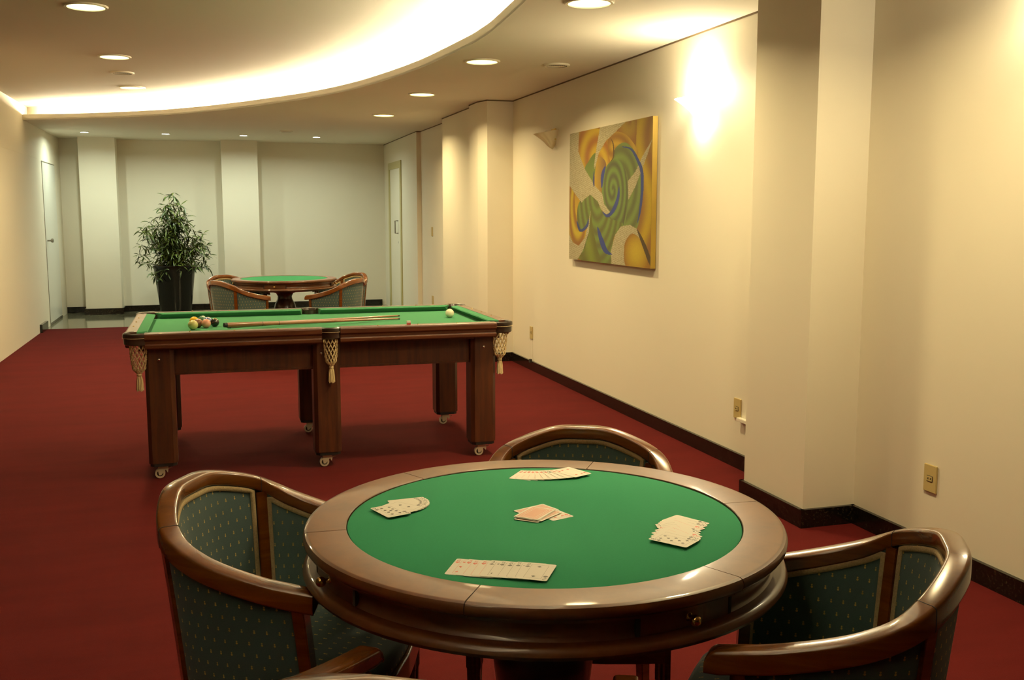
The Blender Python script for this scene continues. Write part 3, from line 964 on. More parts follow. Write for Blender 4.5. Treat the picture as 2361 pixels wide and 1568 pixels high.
def make_chair():
    e = empty('tub_chair')
    # top rail
    P, X, Z, S = [], [], [], []
    for i in range(NC):
        n_ = inward(i)
        edge = min(i, NC - 1 - i)
        w, h = .044, .056
        P.append(CH[i]); X.append((n_.x, n_.y, 0)); Z.append((0, 0, 1))
        S.append([(.003, -.044), (.000, -.042), (-.0005, -.038), (0, -.008), (.0012, -.0035), (.004, -.001), (.008, .0003), (w - .008, .0003), (w - .004, -.001), (w - .0012, -.0035), (w, -.008), (w - .0005, -.027), (w - .001, -.031), (w - .004, -.034)])
    # rounded scrolls at the arm ends
    for end in (0, 1):
        i = 0 if end == 0 else NC - 1
        t = tangent2(i) * (-1 if end == 0 else 1)
        base = [Vector(P[i]), X[i], S[i]]
        ext = []
        for k in range(1, 10):
            a = k / 9 * math.pi / 2
            q = base[0] + Vector((t.x, t.y, 0)) * (.026 * math.sin(a))
            dz = .028 * (1 - math.cos(a))
            sec = [(u_ + (.022 - u_) * (.15 if k == 9 else 0.0), max(v_ - dz if v_ > -.02 else v_ + (.004 if k == 9 else 0), -.058)) for u_, v_ in base[2]]
            ext.append((q, base[1], (0, 0, 1), sec))
        if end == 0:
            for q in ext:
                P.insert(0, q[0]); X.insert(0, q[1]); Z.insert(0, q[2]); S.insert(0, q[3])
        else:
            for q in ext:
                P.append(q[0]); X.append(q[1]); Z.append(q[2]); S.append(q[3])
    mb = MB()
    mb.sweep(P, X, Z, S)
    # fine dark seams where the back rail meets the arms
    for j in JI:
        n_ = inward(j); t = tangent2(j)
        sec = [(a_ - .0006 if a_ < .02 else a_ + .0006, b_ + (.0008 if b_ > -.03 else -.0006)) for a_, b_ in S[8]]
        PP = [CH[j] - Vector((t.x, t.y, 0)) * .0007, CH[j] + Vector((t.x, t.y, 0)) * .0007]
        mb.sweep(PP, [(n_.x, n_.y, 0)] * 2, [(0, 0, 1)] * 2, sec, mi=1)
    mb.build('top_rail', [M['wood'], M['dark']], e, smooth=50)
    # posts
    def post(i, w, name, foot):
        n_ = inward(i); t = tangent2(i)
        P_, X_, Z_, S_ = [], [], [], []
        for tt_ in (-.02, .25, .5, .75, 1.0):
            q = shell_pt(i, max(tt_, 0), .016)
            q.z = (CH[i].z - .042) + (ZB - CH[i].z + .042) * tt_
            P_.append(q); X_.append((t.x, t.y, 0)); Z_.append((n_.x, n_.y, 0))
            S_.append([(-w, -.020), (w, -.020), (w, .020), (-w, .020)])
        d = (Vector(P_[-1]) - Vector(P_[1]))
        for k, zz in enumerate((.28, .15, .0) if foot[0] else ()):
            q = Vector(P_[4]) + Vector((d.x * foot[0], d.y * foot[0], 0)) * ((ZB - zz) / ZB)
            q.z = zz
            ws = w * (1 - .14 * (k + 1)) if w > .016 else w * (1.1 - .1 * k)
            P_.append(q); X_.append((t.x, t.y, 0)); Z_.append((n_.x, n_.y, 0))
            S_.append([(-ws, -.017 + .002 * k), (ws, -.017 + .002 * k), (ws, .017 - .002 * k), (-ws, .017 - .002 * k)])
        MB().sweep(P_, X_, Z_, S_).build(name, M['wood'], e, bevel=.002)
    post(JI[0], .014, 'rear_leg', (-.55,))
    post(JI[1], .014, 'rear_leg', (-.55,))
    post(3, .013, 'arm_post', (.0,))
    post(NC - 4, .013, 'arm_post', (.0,))
    for s_ in (-1, 1):
        mb = MB()
        x_, y_ = s_ * .236, .392
        P_ = [(x_, y_, z_) for z_ in (.384, .30, .285, .280, .15, .0)]
        S_ = []
        for w_ in (.019, .019, .019, .017, .0145, .012):
            f_ = w_ * .82
            g_ = w_ * .30
            S_.append([(-w_, -w_), (-g_ * 2, -w_), (-g_, -f_), (0, -w_), (g_, -f_), (g_ * 2, -w_), (w_, -w_), (w_, -g_ * 2), (f_, -g_), (w_, 0), (f_, g_), (w_, g_ * 2), (w_, w_), (g_ * 2, w_), (g_, f_), (0, w_), (-g_, f_), (-g_ * 2, w_), (-w_, w_), (-w_, g_ * 2), (-f_, g_), (-w_, 0), (-f_, -g_), (-w_, -g_ * 2)])
        S_[0] = S_[1] = S_[2] = [(a_ / (1 if abs(a_) > .0189 else 1), b2) for a_, b2 in S_[0]]
        mb.sweep(P_, [(1, 0, 0)] * 6, [(0, 1, 0)] * 6, S_)
        mb.build('front_leg', M['wood'], e)
    # upholstered panels, inside and outside
    def panel(i0, i1, name, inner):
        K = 10
        idx = list(range(i0, i1 + 1))
        v, uvs, f = [], [], []
        for a, i in enumerate(idx):
            for k in range(K + 1):
                t = .0 + 1.0 * k / K
                edge = min(1, min(a, len(idx) - 1 - a) / 3)
                edge2 = min(1, min(k, K - k) / 2)
                pu = .0045 * (edge ** .5) * (edge2 ** .5) * (1 if inner else .5)
                q = shell_pt(i, t, (.030 + pu) if inner else (.004 - pu))
                v.append(q)
                uvs.append((ARC[i] if not inner else ARC[i] * .93, q.z))
        n = K + 1
        f = [(a * n + k, (a + 1) * n + k, (a + 1) * n + k + 1, a * n + k + 1) for a in range(len(idx) - 1) for k in range(K)]
        if inner:
            f = [q[::-1] for q in f]
        mb = MB().add(v, f, 0, uvs)
        ob = mb.build(name, M['fabric'], e, smooth=60, fix=False)
        if inner:      # braid round the edge
            B = []
            bw = .006
            for i in idx[1:-1]:
                B.append(shell_pt(i, .022, .033))
            for k in range(1, K + 1):
                B.append(shell_pt(idx[-2], k / K * .95, .033))
            pts_ = [shell_pt(idx[1], k / K * .95, .033) for k in range(K, 0, -1)] + B
            mb = MB()
            PX, PZ = [], []
            for q in range(len(pts_)):
                tv = (pts_[min(q + 1, len(pts_) - 1)] - pts_[max(q - 1, 0)]).normalized()
                # surface normal approx: inward of nearest rail index
                ii = min(idx, key=lambda w_: (shell_pt(w_, .5, .033).xy - pts_[q].xy).length)
                nn = inward(ii); nn = Vector((nn.x, nn.y, 0))
                PZ.append(nn); PX.append(tv.cross(nn).normalized())
            mb.sweep(pts_, PX, PZ, [(-bw, -.004), (bw, -.004), (bw, .001), (bw * .5, .0030), (-bw * .5, .0030), (-bw, .001)])
            mb.build('braid_trim', M['braid'], ob, smooth=40)
    j0, j1 = JI
    panel(3, j0 - 2, 'inside_arm_panel', True)
    panel(j0 + 2, j1 - 2, 'inside_back_panel', True)
    panel(j1 + 2, NC - 4, 'inside_arm_panel', True)
    panel(4, j0 - 1, 'outside_arm_panel', False)
    panel(j0 + 1, j1 - 1, 'outside_back_panel', False)
    panel(j1 + 1, NC - 5, 'outside_arm_panel', False)
    # seat frame and cushion
    ring = [shell_pt(i, 1.0, .012).xy for i in range(2, NC - 2, 2)]
    ring = [q for q in ring if q.y < .24]
    sg = 1 if ring[-1].x > 0 else -1
    fr = [(sg * .252, .40)] + [(sg * .245 * (1 - 2 * t), .412 + .030 * math.sin(math.pi * t)) for t in (0, .15, .3, .5, .7, .85, 1)] + [(-sg * .252, .40)]
    outer = [(q.x, q.y) for q in ring] + fr
    MB().prism(outer, .325, .385).build('seat_frame', M['wood'], e, bevel=.003)
    cen = Vector((0, .14))
    rings_ = [(1.0 * .96, .385), (.985, .400), (.98, .425), (.93, .443), (.75, .455), (.45, .462), (.02, .465)]
    v, uvs = [], []
    n = len(outer)
    for s_, z_ in rings_:
        for q in outer:
            w = cen + (Vector(q) - cen) * s_
            v.append((w.x, w.y, z_)); uvs.append((w.x, w.y + z_ * .8))
    f = [(a * n + k, a * n + (k + 1) % n, (a + 1) * n + (k + 1) % n, (a + 1) * n + k) for a in range(len(rings_) - 1) for k in range(n)]
    f.append(tuple((len(rings_) - 1) * n + k for k in range(n)))
    MB().add(v, f, 0, uvs).build('seat_cushion', M['fabric'], e, smooth=60)
    return e
chair = make_chair()
poses = [((0.0, 2.36), -29.2, 'tub chair left of the foreground card table, its striped back fully in view'),
         ((1.265, 1.524), 147.9, 'tub chair right of the foreground card table, nearest the right wall outlet'),
         ((.996, 2.596), -115.0, 'tub chair behind the foreground card table, only its curved back showing above the rim'),
         ((.272, 1.280), 59.6, 'tub chair at the bottom edge of the picture, mostly cut off below the card table'),
         ((.142, 9.63), 29.6, 'tub chair at the far card table, front left with its back to the plant'),
         ((1.33, 9.582), 142.9, 'tub chair at the far card table, front right before the end wall baseboard'),
         ((.188, 10.435), -55.0, 'tub chair at the far card table, rear left, hidden behind the front left one'),
         ((1.475, 10.462), -152.8, 'tub chair at the far card table, rear right, hidden behind the front right one')]
poses[0] = (poses[0][0], poses[0][1], 'tub chair left of the foreground card table, its dotted back fully in view')
for i, ((x, y), th, lab) in enumerate(poses):
    o = chair if i == 0 else copy_tree(chair)
    o.location = (x, y, 0)
    o.rotation_euler = (0, 0, R(th - 90))
    tag(o, lab, 'chair', 'tub chairs round the near card table' if i < 4 else 'tub chairs round the far card table')

# ------------------------------------------------------------------ playing cards
SEG = {'A': [[(0, 0), (.5, 1), (1, 0)], [(.22, .4), (.78, .4)]], '2': [[(0, .8), (.3, 1), (.7, 1), (1, .75), (0, 0), (1, 0)]],
       '3': [[(0, 1), (1, 1), (.45, .6), (.9, .45), (.9, .15), (.5, 0), (0, .1)]], '4': [[(.75, 0), (.75, 1), (0, .3), (1, .3)]],
       '5': [[(1, 1), (.1, 1), (0, .55), (.6, .62), (1, .4), (.8, .05), (0, 0)]], '6': [[(.9, 1), (.3, .8), (0, .3), (.3, 0), (.8, 0), (1, .3), (.7, .55), (.1, .45)]],
       '7': [[(0, 1), (1, 1), (.4, 0)]], '8': [[(.5, .53), (.1, .75), (.3, 1), (.7, 1), (.9, .75), (.5, .53), (0, .25), (.3, 0), (.7, 0), (1, .25), (.5, .53)]],
       '9': [[(.1, 0), (.7, .2), (1, .7), (.7, 1), (.2, 1), (0, .7), (.3, .45), (.9, .55)]], 'J': [[(.8, 1), (.8, .2), (.5, 0), (.1, .15)]],
       'Q': [[(.5, 0), (0, .3), (0, .7), (.5, 1), (1, .7), (1, .3), (.5, 0)], [(.6, .3), (1, 0)]], 'K': [[(0, 0), (0, 1)], [(1, 1), (0, .45), (1, 0)]]}
SEG['10'] = [[(0, 0), (0, 1)], [(.65, 0), (.35, .3), (.35, .7), (.65, 1), (1, .7), (1, .3), (.65, 0)]]
def suit_poly(s_):
    if s_ == 'H':
        P = [(0, -.5)] + [(.25 + .25 * math.cos(a), .2 + .27 * math.sin(a)) for a in np.linspace(-.35, math.pi, 8)] + [(-.25 + .25 * math.cos(a), .2 + .27 * math.sin(a)) for a in np.linspace(0, math.pi + .35, 8)]
        return [P]
    if s_ == 'S':
        P = [(0, .5)] + [(-.25 + .25 * math.cos(a), -.12 + .25 * math.sin(a)) for a in np.linspace(math.pi - .35, 2 * math.pi, 8)] + [(.25 + .25 * math.cos(a), -.12 + .25 * math.sin(a)) for a in np.linspace(math.pi, 2 * math.pi + .35, 8)]
        return [P, [(-.06, -.15), (.06, -.15), (.16, -.5), (-.16, -.5)]]
    if s_ == 'D':
        return [[(0, .5), (-.38, 0), (0, -.5), (.38, 0)]]
    c = []
    for cx, cy in ((0, .25), (-.24, -.1), (.24, -.1)):
        c.append([(cx + .23 * math.cos(a), cy + .23 * math.sin(a)) for a in np.linspace(0, 2 * math.pi, 11)[:-1]])
    return c + [[(-.06, .1), (.06, .1), (.16, -.5), (-.16, -.5)]]
PIPS = {'A': [(0, 0)], '2': [(0, 1), (0, -1)], '3': [(0, 1), (0, 0), (0, -1)], '4': [(-1, 1), (1, 1), (-1, -1), (1, -1)], '5': [(-1, 1), (1, 1), (-1, -1), (1, -1), (0, 0)],
        '6': [(-1, 1), (1, 1), (-1, -1), (1, -1), (-1, 0), (1, 0)]}
PIPS['7'] = PIPS['6'] + [(0, .5)]
PIPS['8'] = PIPS['7'] + [(0, -.5)]
PIPS['9'] = [(s_, t) for s_ in (-1, 1) for t in (1, .34, -.34, -1)] + [(0, 0)]
PIPS['10'] = PIPS['9'][:-1] + [(0, .66), (0, -.66)]
CW, CL, CT = .0585, .0865, .0004
card_cache = {}
def card_mesh(rank, suit):
    key = (rank, suit)
    if key in card_cache:
        return card_cache[key]
    mb = MB()
    r_ = .004
    out = []
    for cx, cy, a0 in ((CW / 2 - r_, CL / 2 - r_, 0), (-CW / 2 + r_, CL / 2 - r_, 90), (-CW / 2 + r_, -CL / 2 + r_, 180), (CW / 2 - r_, -CL / 2 + r_, 270)):
        out += [(cx + r_ * math.cos(R(a0 + k * 30)), cy + r_ * math.sin(R(a0 + k * 30))) for k in range(4)]
    mb.prism(out, 0, CT)
    zt = CT + .00008
    flat = lambda P, mi: mb.add([(x, y, zt) for x, y in P], [tuple(range(len(P)))], mi)
    if suit == 'back':
        x1, y1 = CW / 2 - .0045, CL / 2 - .0045
        flat([(-x1, -y1), (x1, -y1), (x1, y1), (-x1, y1)], 1)
        for q in (.004, .009):
            for a, b_, c_, d_ in ((-x1 + q, -y1 + q, x1 - q, -y1 + q + .0009), (-x1 + q, y1 - q - .0009, x1 - q, y1 - q), (-x1 + q, -y1 + q, -x1 + q + .0009, y1 - q), (x1 - q - .0009, -y1 + q, x1 - q, y1 - q)):
                mb.add([(a, b_, zt + .00005), (c_, b_, zt + .00005), (c_, d_, zt + .00005), (a, d_, zt + .00005)], [(0, 1, 2, 3)], 0)
        mats = [M['paper'], M['back_ink']]
    else:
        mats = [M['paper'], M['red_ink'] if suit in 'HD' else M['black_ink']]
        def glyph(cx, cy, w, h, flip):
            sg = -1 if flip else 1
            for L_ in SEG[rank]:
                for (ax, ay), (bx, by) in zip(L_[:-1], L_[1:]):
                    p0 = Vector((cx + sg * (ax - .5) * w, cy + sg * (ay - .5) * h)); p1 = Vector((cx + sg * (bx - .5) * w, cy + sg * (by - .5) * h))
                    d = (p1 - p0).normalized() * .0004; n_ = Vector((-d.y, d.x)) * 1.4
                    flat([p0 - d - n_, p1 + d - n_, p1 + d + n_, p0 - d + n_], 1)
        def pip(cx, cy, s_, flip):
            sg = -1 if flip else 1
            for P in suit_poly(suit):
                flat([(cx + sg * x * s_, cy + sg * y * s_) for x, y in P], 1)
        glyph(-CW / 2 + .0068, CL / 2 - .0095, .0062 if rank != '10' else .0078, .0092, False)
        glyph(CW / 2 - .0068, -CL / 2 + .0095, .0062 if rank != '10' else .0078, .0092, True)
        pip(-CW / 2 + .0068, CL / 2 - .0205, .0090, False)
        pip(CW / 2 - .0068, -CL / 2 + .0205, .0090, True)
        fx, fy = .0165, .0345
        for a, b_, c_, d_ in ((-fx, -fy, fx, -fy + .0004), (-fx, fy - .0004, fx, fy), (-fx, -fy, -fx + .0004, fy), (fx - .0004, -fy, fx, fy)):
            flat([(a, b_), (c_, b_), (c_, d_), (a, d_)], 1)
        for x, y in PIPS.get(rank, [(0, .5), (0, -.5)]):
            pip(x * .0095, y * .0255, .0075, y < 0)
    o = mb.build('playing_card', mats, fix=False)
    card_cache[key] = o
    return o
used_cards = set()
CZ = .7592
def put_card(rank, suit, x, y, ang, k, label, group):
    """ang: world angle in degrees of the card's long axis"""
    o = card_mesh(rank, suit)
    if (rank, suit) in used_cards:
        o = o.copy()
        col.objects.link(o)
    used_cards.add((rank, suit))
    o.location = (x, y, CZ + k * .0006)
    o.rotation_euler = (0, 0, R(ang - 90))
    tag(o, label, 'playing card', group)
ORD = ['first', 'second', 'third', 'fourth', 'fifth', 'sixth', 'seventh', 'eighth', 'ninth', 'tenth']
word = {'H': 'hearts', 'S': 'spades', 'C': 'clubs', 'D': 'diamonds'}
# nearest hand
g = 'row of cards nearest the camera'
c60, s60 = math.cos(R(60)), math.sin(R(60))
hand = [('6', 'H'), ('3', 'H'), ('5', 'H'), ('6', 'H'), ('4', 'S'), ('5', 'S'), ('6', 'S'), ('5', 'S'), ('2', 'S')]
for i, (r_, s_) in enumerate(hand):
    off = [0, .0005, -.002, .0, .0015, .001, .0, .002, .0][i]
    st = [0, .022, .036, .052, .068, .088, .104, .120, .137][i]
    x = .400 + .0433 * c60 + .0293 * s60 + st * .851 + off * c60
    y = 1.738 + .0433 * s60 - .0293 * c60 - st * .525 + off * s60
    put_card(r_, s_, x, y, 60 + [0, -1, 1, 0, 0, -1, 0, 1, -2][i], i, '%s card from the left, a %s of %s, in the hand nearest the camera' % (ORD[i], {'2': 'two', '3': 'three', '4': 'four', '5': 'five', '6': 'six'}[r_], word[s_]), g)
# left hand: fan and one loose card on top
g = 'fan of cards at the left of the table'
for i in range(8):
    a = 4 - 54 * i / 7
    put_card(['7', '9', '5', '10', '8', '4', '6', 'J'][i], 'SCSCSCCS'[i], .378 + .050 * math.cos(R(a)), 2.213 + .050 * math.sin(R(a)), a, i, '%s card down from the top of the black suited fan at the left' % ORD[i], g)
put_card('9', 'S', .3735, 2.1455, 108, 8.2, 'loose black suited card lying over the lower end of the left fan', g)
# top hand
g = 'arc of cards on the far side of the table'
A3 = [(0, (.759, 2.364), 51.6), (.5, (.815, 2.343), 80), (1, (.876, 2.341), 113)]
for i in range(10):
    t = i / 9
    w0, w1, w2 = (1 - t) * (1 - 2 * t), 4 * t * (1 - t), t * (2 * t - 1)
    x = w0 * .759 + w1 * .815 + w2 * .876
    y = w0 * 2.364 + w1 * 2.343 + w2 * 2.341
    a = w0 * 51.6 + w1 * 79 + w2 * 113
    put_card(['A', '7', '8', '9', '10', 'J', 'Q', '6', '5', '4'][i], 'HHHHHHHSHH'[i], x, y, a, i, '%s card from the left in the arc of cards nearest the rear chair' % ORD[i], g)
# right hand
g = 'overlapping cards at the right of the table'
for i in range(10):
    t = i / 9
    x = .971 + (.887 - .971) * t - .006 * math.sin(math.pi * t)
    y = 1.894 + (1.779 - 1.894) * t
    a = [-62, -66, -73, -78, -84, -88, -76, -70, -60, -54.6][i]
    x += [0, 0, .0, -.004, .0, .004, .006, .002, .003, 0][i]
    put_card(['K', '10', '5', '3', '7', '4', '9', 'J', '2', '8'][i], 'CCHCSHHHSC'[i], x, y, a, i, '%s card down from the far end of the messy overlapping row at the right' % ORD[i], g)
# centre
g = 'discard pile at the centre of the table'
put_card('8', 'H', .714, 2.034, 288, 0, 'face up heart card half under the centre pile', g)
put_card('3', 'back', .689, 2.067, 21, 1.2, 'face down pink backed card turned askew under the centre pile', g)
for i in range(7):
    put_card('3', 'back', .6755 + [-.005, .003, .012, .001, -.002, .002, 0][i], 2.0355 + [-.006, -.004, -.006, -.002, -.001, .001, 0][i], 44 + [4, -3, -7, 2, -1, 1, 0][i], 2.2 + i * 1.0,
             'topmost pink backed card of the face down centre pile' if i == 6 else ['lowest face down card poking out at the front of the centre pile', 'second lowest face down card in the centre pile', 'face down card twisted out to the right of the centre pile', 'fourth face down card up in the centre pile', 'third face down card from the top of the centre pile', 'face down card just under the top one of the centre pile'][i], g)

# ------------------------------------------------------------------ pool table
PX0, PX1, PY0, PY1 = -.425, 1.695, 5.500, 6.735
ZT, ZBED = .800, .764
pool = empty('pool_table', ((PX0 + PX1) / 2, (PY0 + PY1) / 2, 0))
tag(pool, 'small wooden pool table with green cloth and net pockets in the middle of the room', 'pool table')
pc = pool.location
LX, LY = (PX1 - PX0) / 2, (PY1 - PY0) / 2
def pb(mb, name, mat, parent=None, **kw):
    return mb.build(name, mat, parent or pool, **kw)
mb = MB().box(-LX + .06, LX - .06, -LY + .06, LY - .06, ZBED - .03, ZBED)
pb(mb, 'playing_bed', M['poolfelt'])
CR, SR = .062, .052      # pocket radii
WR, WC = .062, .052      # widths of wood rail and cushion
def extr_x(prof, x0, x1, cut0=0, cut1=0):
    """profile (y,z) swept along x; cut shifts the ends of the inner side for mitres"""
    n = len(prof)
    y0 = min(q[0] for q in prof); y1 = max(q[0] for q in prof)
    v = [(x0 + cut0 * (y - y0) / (y1 - y0 + 1e-9), y, z) for y, z in prof] + [(x1 - cut1 * (y - y0) / (y1 - y0 + 1e-9), y, z) for y, z in prof]
    f = [(i, (i + 1) % n, n + (i + 1) % n, n + i) for i in range(n)] + [tuple(range(n))[::-1], tuple(range(n, 2 * n))]
    return v, f
side_prof = [(.0, ZT - .010), (.003, ZT - .003), (.010, ZT), (WR, ZT), (WR, .740), (.02, .715), (.006, .716), (.002, .722), (.002, .734), (.008, .737), (.010, .742), (.010, .758), (.004, .762), (0, .768)]
wood_top = 0
def add_rail(mb, length_axis, c0, c1, side):
    """wood rail between c0 and c1 along an axis; side -1/+1 picks which edge of the table"""
    v, f = extr_x(side_prof, c0, c1)
    if length_axis == 'x':
        L_ = LY
        vv_ = [(x, (-L_ + y) * (1 if side < 0 else -1), z) for x, y, z in v]
    else:
        L_ = LX
        vv_ = [((-L_ + y) * (1 if side < 0 else -1), x, z) for x, y, z in v]
    mb.add(vv_, f)
def add_cushion(mb, axis, c0, c1, side, k0, k1):
    prof = [(WR, ZT - .001), (WR + WC - .004, ZT - .003), (WR + WC, ZT - .008), (WR + WC - .026, ZBED), (WR, ZBED)]
    v, f = extr_x(prof, c0, c1, k0, k1)
    if axis == 'x':
        vv_ = [(x, (-LY + y) * (1 if side < 0 else -1), z) for x, y, z in v]
    else:
        vv_ = [((-LX + y) * (1 if side < 0 else -1), x, z) for x, y, z in v]
    mb.add(vv_, f)
xs = 0.0 + .01      # side pockets at the middle
for side in (-1, 1):
    for a, b_, k0, k1 in ((-LX + .105, xs - .05, .040, .012), (xs + .05, LX - .105, .012, .040)):
        mb = MB(); add_rail(mb, 'x', a, b_, side)
        ob = pb(mb, 'side_rail', M['poolrail'], smooth=None)
        ob.data.materials.append(M['poolrailtop'])
        for pl in ob.data.polygons:
            if abs(pl.normal.z) > .6 and pl.center.z > ZT - .006:
                pl.material_index = 1
        mc = MB(); add_cushion(mc, 'x', a + .005, b_ - .002, side, k0, k1)
        pb(mc, 'cushion', M['poolfelt'])
for side in (-1, 1):
    mb = MB(); add_rail(mb, 'y', -LY + .105, LY - .105, side)
    ob = pb(mb, 'end_rail', M['poolrail'])
    ob.data.materials.append(M['poolrailtop'])
    for pl in ob.data.polygons:
        if abs(pl.normal.z) > .6 and pl.center.z > ZT - .006:
            pl.material_index = 1
    mc = MB(); add_cushion(mc, 'y', -LY + .110, LY - .110, side, .040, .040)
    pb(mc, 'cushion', M['poolfelt'])
# under body
mb = MB().box(-LX + .07, LX - .07, -LY + .07, LY - .07, .70, ZBED - .028)
pb(mb, 'under_frame', M['poolwood'])
for side in (-1, 1):
    y = side * (LY - .125)
    mb = MB().box(-LX + .15, LX - .15, y - .012, y + .012, .560, .716)
    mb.box(-LX + .15, LX - .15, y - .016, y + .016, .560, .572)
    pb(mb, 'long_apron', M['poolwood'])
    x = side * (LX - .17)
    pb(MB().box(x - .012, x + .012, -LY + .13, LY - .13, .560, .716), 'short_apron', M['poolwood'])
# legs
def octo(cx, cy, wx, wy, ch):
    return [(cx - wx + ch, cy - wy), (cx + wx - ch, cy - wy), (cx + wx, cy - wy + ch), (cx + wx, cy + wy - ch), (cx + wx - ch, cy + wy), (cx - wx + ch, cy + wy), (cx - wx, cy + wy - ch), (cx - wx, cy - wy + ch)]
for lx in (-.255, .625, 1.530):
    for ly in (5.640, 6.570):
        cx, cy = lx - pc[0], ly - pc[1]
        mb = MB().prism(octo(cx, cy, .074, .074, .020), .088, .716)
        leg = pb(mb, 'leg', M['poolwood'])
        mb = MB().prism(octo(cx, cy, .068, .068, .020), .070, .090)
        pb(mb, 'foot_block', M['rubber'], leg)
        mb = MB()
        wx = cx - .022
        for s_ in (-1, 1):      # twin treads seen as a ring with a hub
            mb.lathe([(.010, -.004), (.016, -.004), (.017, 0.0), (.026, 0.0), (.026, .004), (.010, .004)], 24)
        vv_ = []
        mb2 = MB()
        ring_ = [(.0165, -.011), (.0255, -.011), (.0265, -.008), (.0265, .008), (.0255, .011), (.0165, .011)]
        for k in range(28):
            a = 2 * math.pi * k / 28
            for r_, d_ in ring_:
                vv_.append((wx + r_ * math.cos(a), cy - .03 + d_, .0268 + r_ * math.sin(a)))
        f = [(k * 6 + q, ((k + 1) % 28) * 6 + q, ((k + 1) % 28) * 6 + (q + 1) % 6, k * 6 + (q + 1) % 6) for k in range(28) for q in range(6)]
        mb2.add(vv_, f)
        # hub disc (dark) and fork
        vh = [(wx + .0165 * math.cos(2 * math.pi * k / 24), cy - .03 - .008, .0268 + .0165 * math.sin(2 * math.pi * k / 24)) for k in range(24)]
        mb2.add(vh, [tuple(range(24))], 1)
        mb2.add([(a_, b2 + .016, c_) for a_, b2, c_ in vh], [tuple(range(24))], 1)
        for yy in (cy - .03 - .014, cy - .03 + .012):
            P = [(wx - .006, .018), (wx + .006, .018), (wx + .030, .048), (wx + .040, .030), (wx + .044, .052), (wx + .034, .070), (wx - .008, .070), (wx - .010, .045)]
            mb2.add([(x, yy, z) for x, z in P] + [(x, yy + .003, z) for x, z in P], [tuple(range(8)), tuple(range(8, 16))[::-1]] + [(i, (i + 1) % 8, 8 + (i + 1) % 8, 8 + i) for i in range(8)])
        mb2.tube([(wx + .040, cy - .03, .050), (wx + .062, cy - .032, .056)], .003, 6)
        mb2.box(wx - .006, wx + .034, cy - .046, cy - .014, .062, .071)
        pb(mb2, 'caster', [M['caster'], M['dark']], leg, smooth=35)
        bo = MB().sphere((cx - .002 + (0 if lx > 1 or lx < 0 else -.030), cy + (-.0745 if ly < 6 else .0745), .652), (.0085, .006, .0085), 14, 8)
        pb(bo, 'bolt_head', M['steel'], leg, smooth=60)
# pockets
def pocket(cx, cy, kind, a_open):
    """a_open: direction (deg) from pocket towards the playing area"""
    r = .066 if kind == 'corner' else .054
    mb = MB()
    span = 232 if kind == 'corner' else 190
    a0 = R(a_open + 180 - span / 2); a1 = R(a_open + 180 + span / 2)
    mb.lathe([(r - .016, ZT - .014), (r - .010, ZT - .001), (r, ZT + .002), (r + .008, ZT - .004), (r + .009, ZT - .020), (r + .005, ZT - .030), (r + .004, .742), (r - .004, .736), (r - .014, .742)], 30, cx, cy, a0, a1)
    mb.lathe([(r + .0088, ZT - .026), (r + .0105, ZT - .025), (r + .0088, ZT - .024)], 30, cx, cy, a0 + .1, a1 - .1, mi=1)
    iron = pb(mb, 'pocket', [M['leather'], M['net']], smooth=40)
    # dark throat
    mb = MB().lathe([(r - .012, .745), (r - .012, ZT - .010)], 30, cx, cy)
    pb(mb, 'throat_lining', M['leather'], iron)
    # knotted net: crossing cords on a tapering sleeve
    mb = MB()
    n, zt_, zb_ = 11, .752, .580
    def rad(t):
        return (.043 if kind == 'corner' else .039) * (1 - .12 * t - .28 * t ** 3) * (1 if t < .86 else max(.25, 1 - (t - .86) * 5.0))
    for d in (-1, 1):
        for k in range(n):
            P = []
            for q in range(25):
                t = q / 24
                a = 2 * math.pi * (k / n) + d * t * 2.1
                z = zt_ + (zb_ - zt_) * t
                w = .0012 * math.sin(t * 40)
                P.append((cx + (rad(t) + w) * math.cos(a), cy + (rad(t) + w) * math.sin(a), z))
            mb.tube(P, .0027, 5)
    for k in range(8):
        t = (k + .5) / 8.0
        for q in range(n):
            a = 2 * math.pi * (q / n + (.5 / n if k % 2 else 0)) + .05
            mb.sphere((cx + rad(t) * math.cos(a), cy + rad(t) * math.sin(a), zt_ + (zb_ - zt_) * t), .0042, 6, 4)
    net = pb(mb, 'pocket_net', M['net'], iron, smooth=60)
    mb = MB().sphere((cx, cy, .575), (.014, .014, .011), 12, 8)
    for k in range(22):
        a = 2.4 * k
        rr_ = .015 * math.sqrt((k + .5) / 22)
        mb.tube([(cx + rr_ * .5 * math.cos(a), cy + rr_ * .5 * math.sin(a), .575), (cx + rr_ * math.cos(a), cy + rr_ * math.sin(a), .550), (cx + rr_ * 1.25 * math.cos(a), cy + rr_ * 1.25 * math.sin(a), .491 + .004 * math.sin(k * 3))], .0028, 5)
    pb(mb, 'tassel', M['net'], iron, smooth=60)
e_ = .070
for sx in (-1, 1):
    for sy in (-1, 1):
        pocket(sx * (LX - e_ + .002), sy * (LY - e_ + .002), 'corner', math.degrees(math.atan2(-sy, -sx)))
pocket(xs, -LY + .045, 'side', 90)
pocket(xs, LY - .045, 'side', -90)
# brass tacks on the rails
mb = MB()
for q in (-.80, -.55, -.30, .30, .55, .80):
    for s_ in (-1, 1):
        mb.sphere((q * (LX - .15) + .0, s_ * (LY - .03), ZT + .001), (.005, .005, .003), 8, 6)
for q in (-.45, .0, .45):
    for s_ in (-1, 1):
        mb.sphere((s_ * (LX - .03), q * (LY - .10), ZT + .001), (.005, .005, .003), 8, 6)
pb(mb, 'rail_sights', M['brass'], smooth=60)

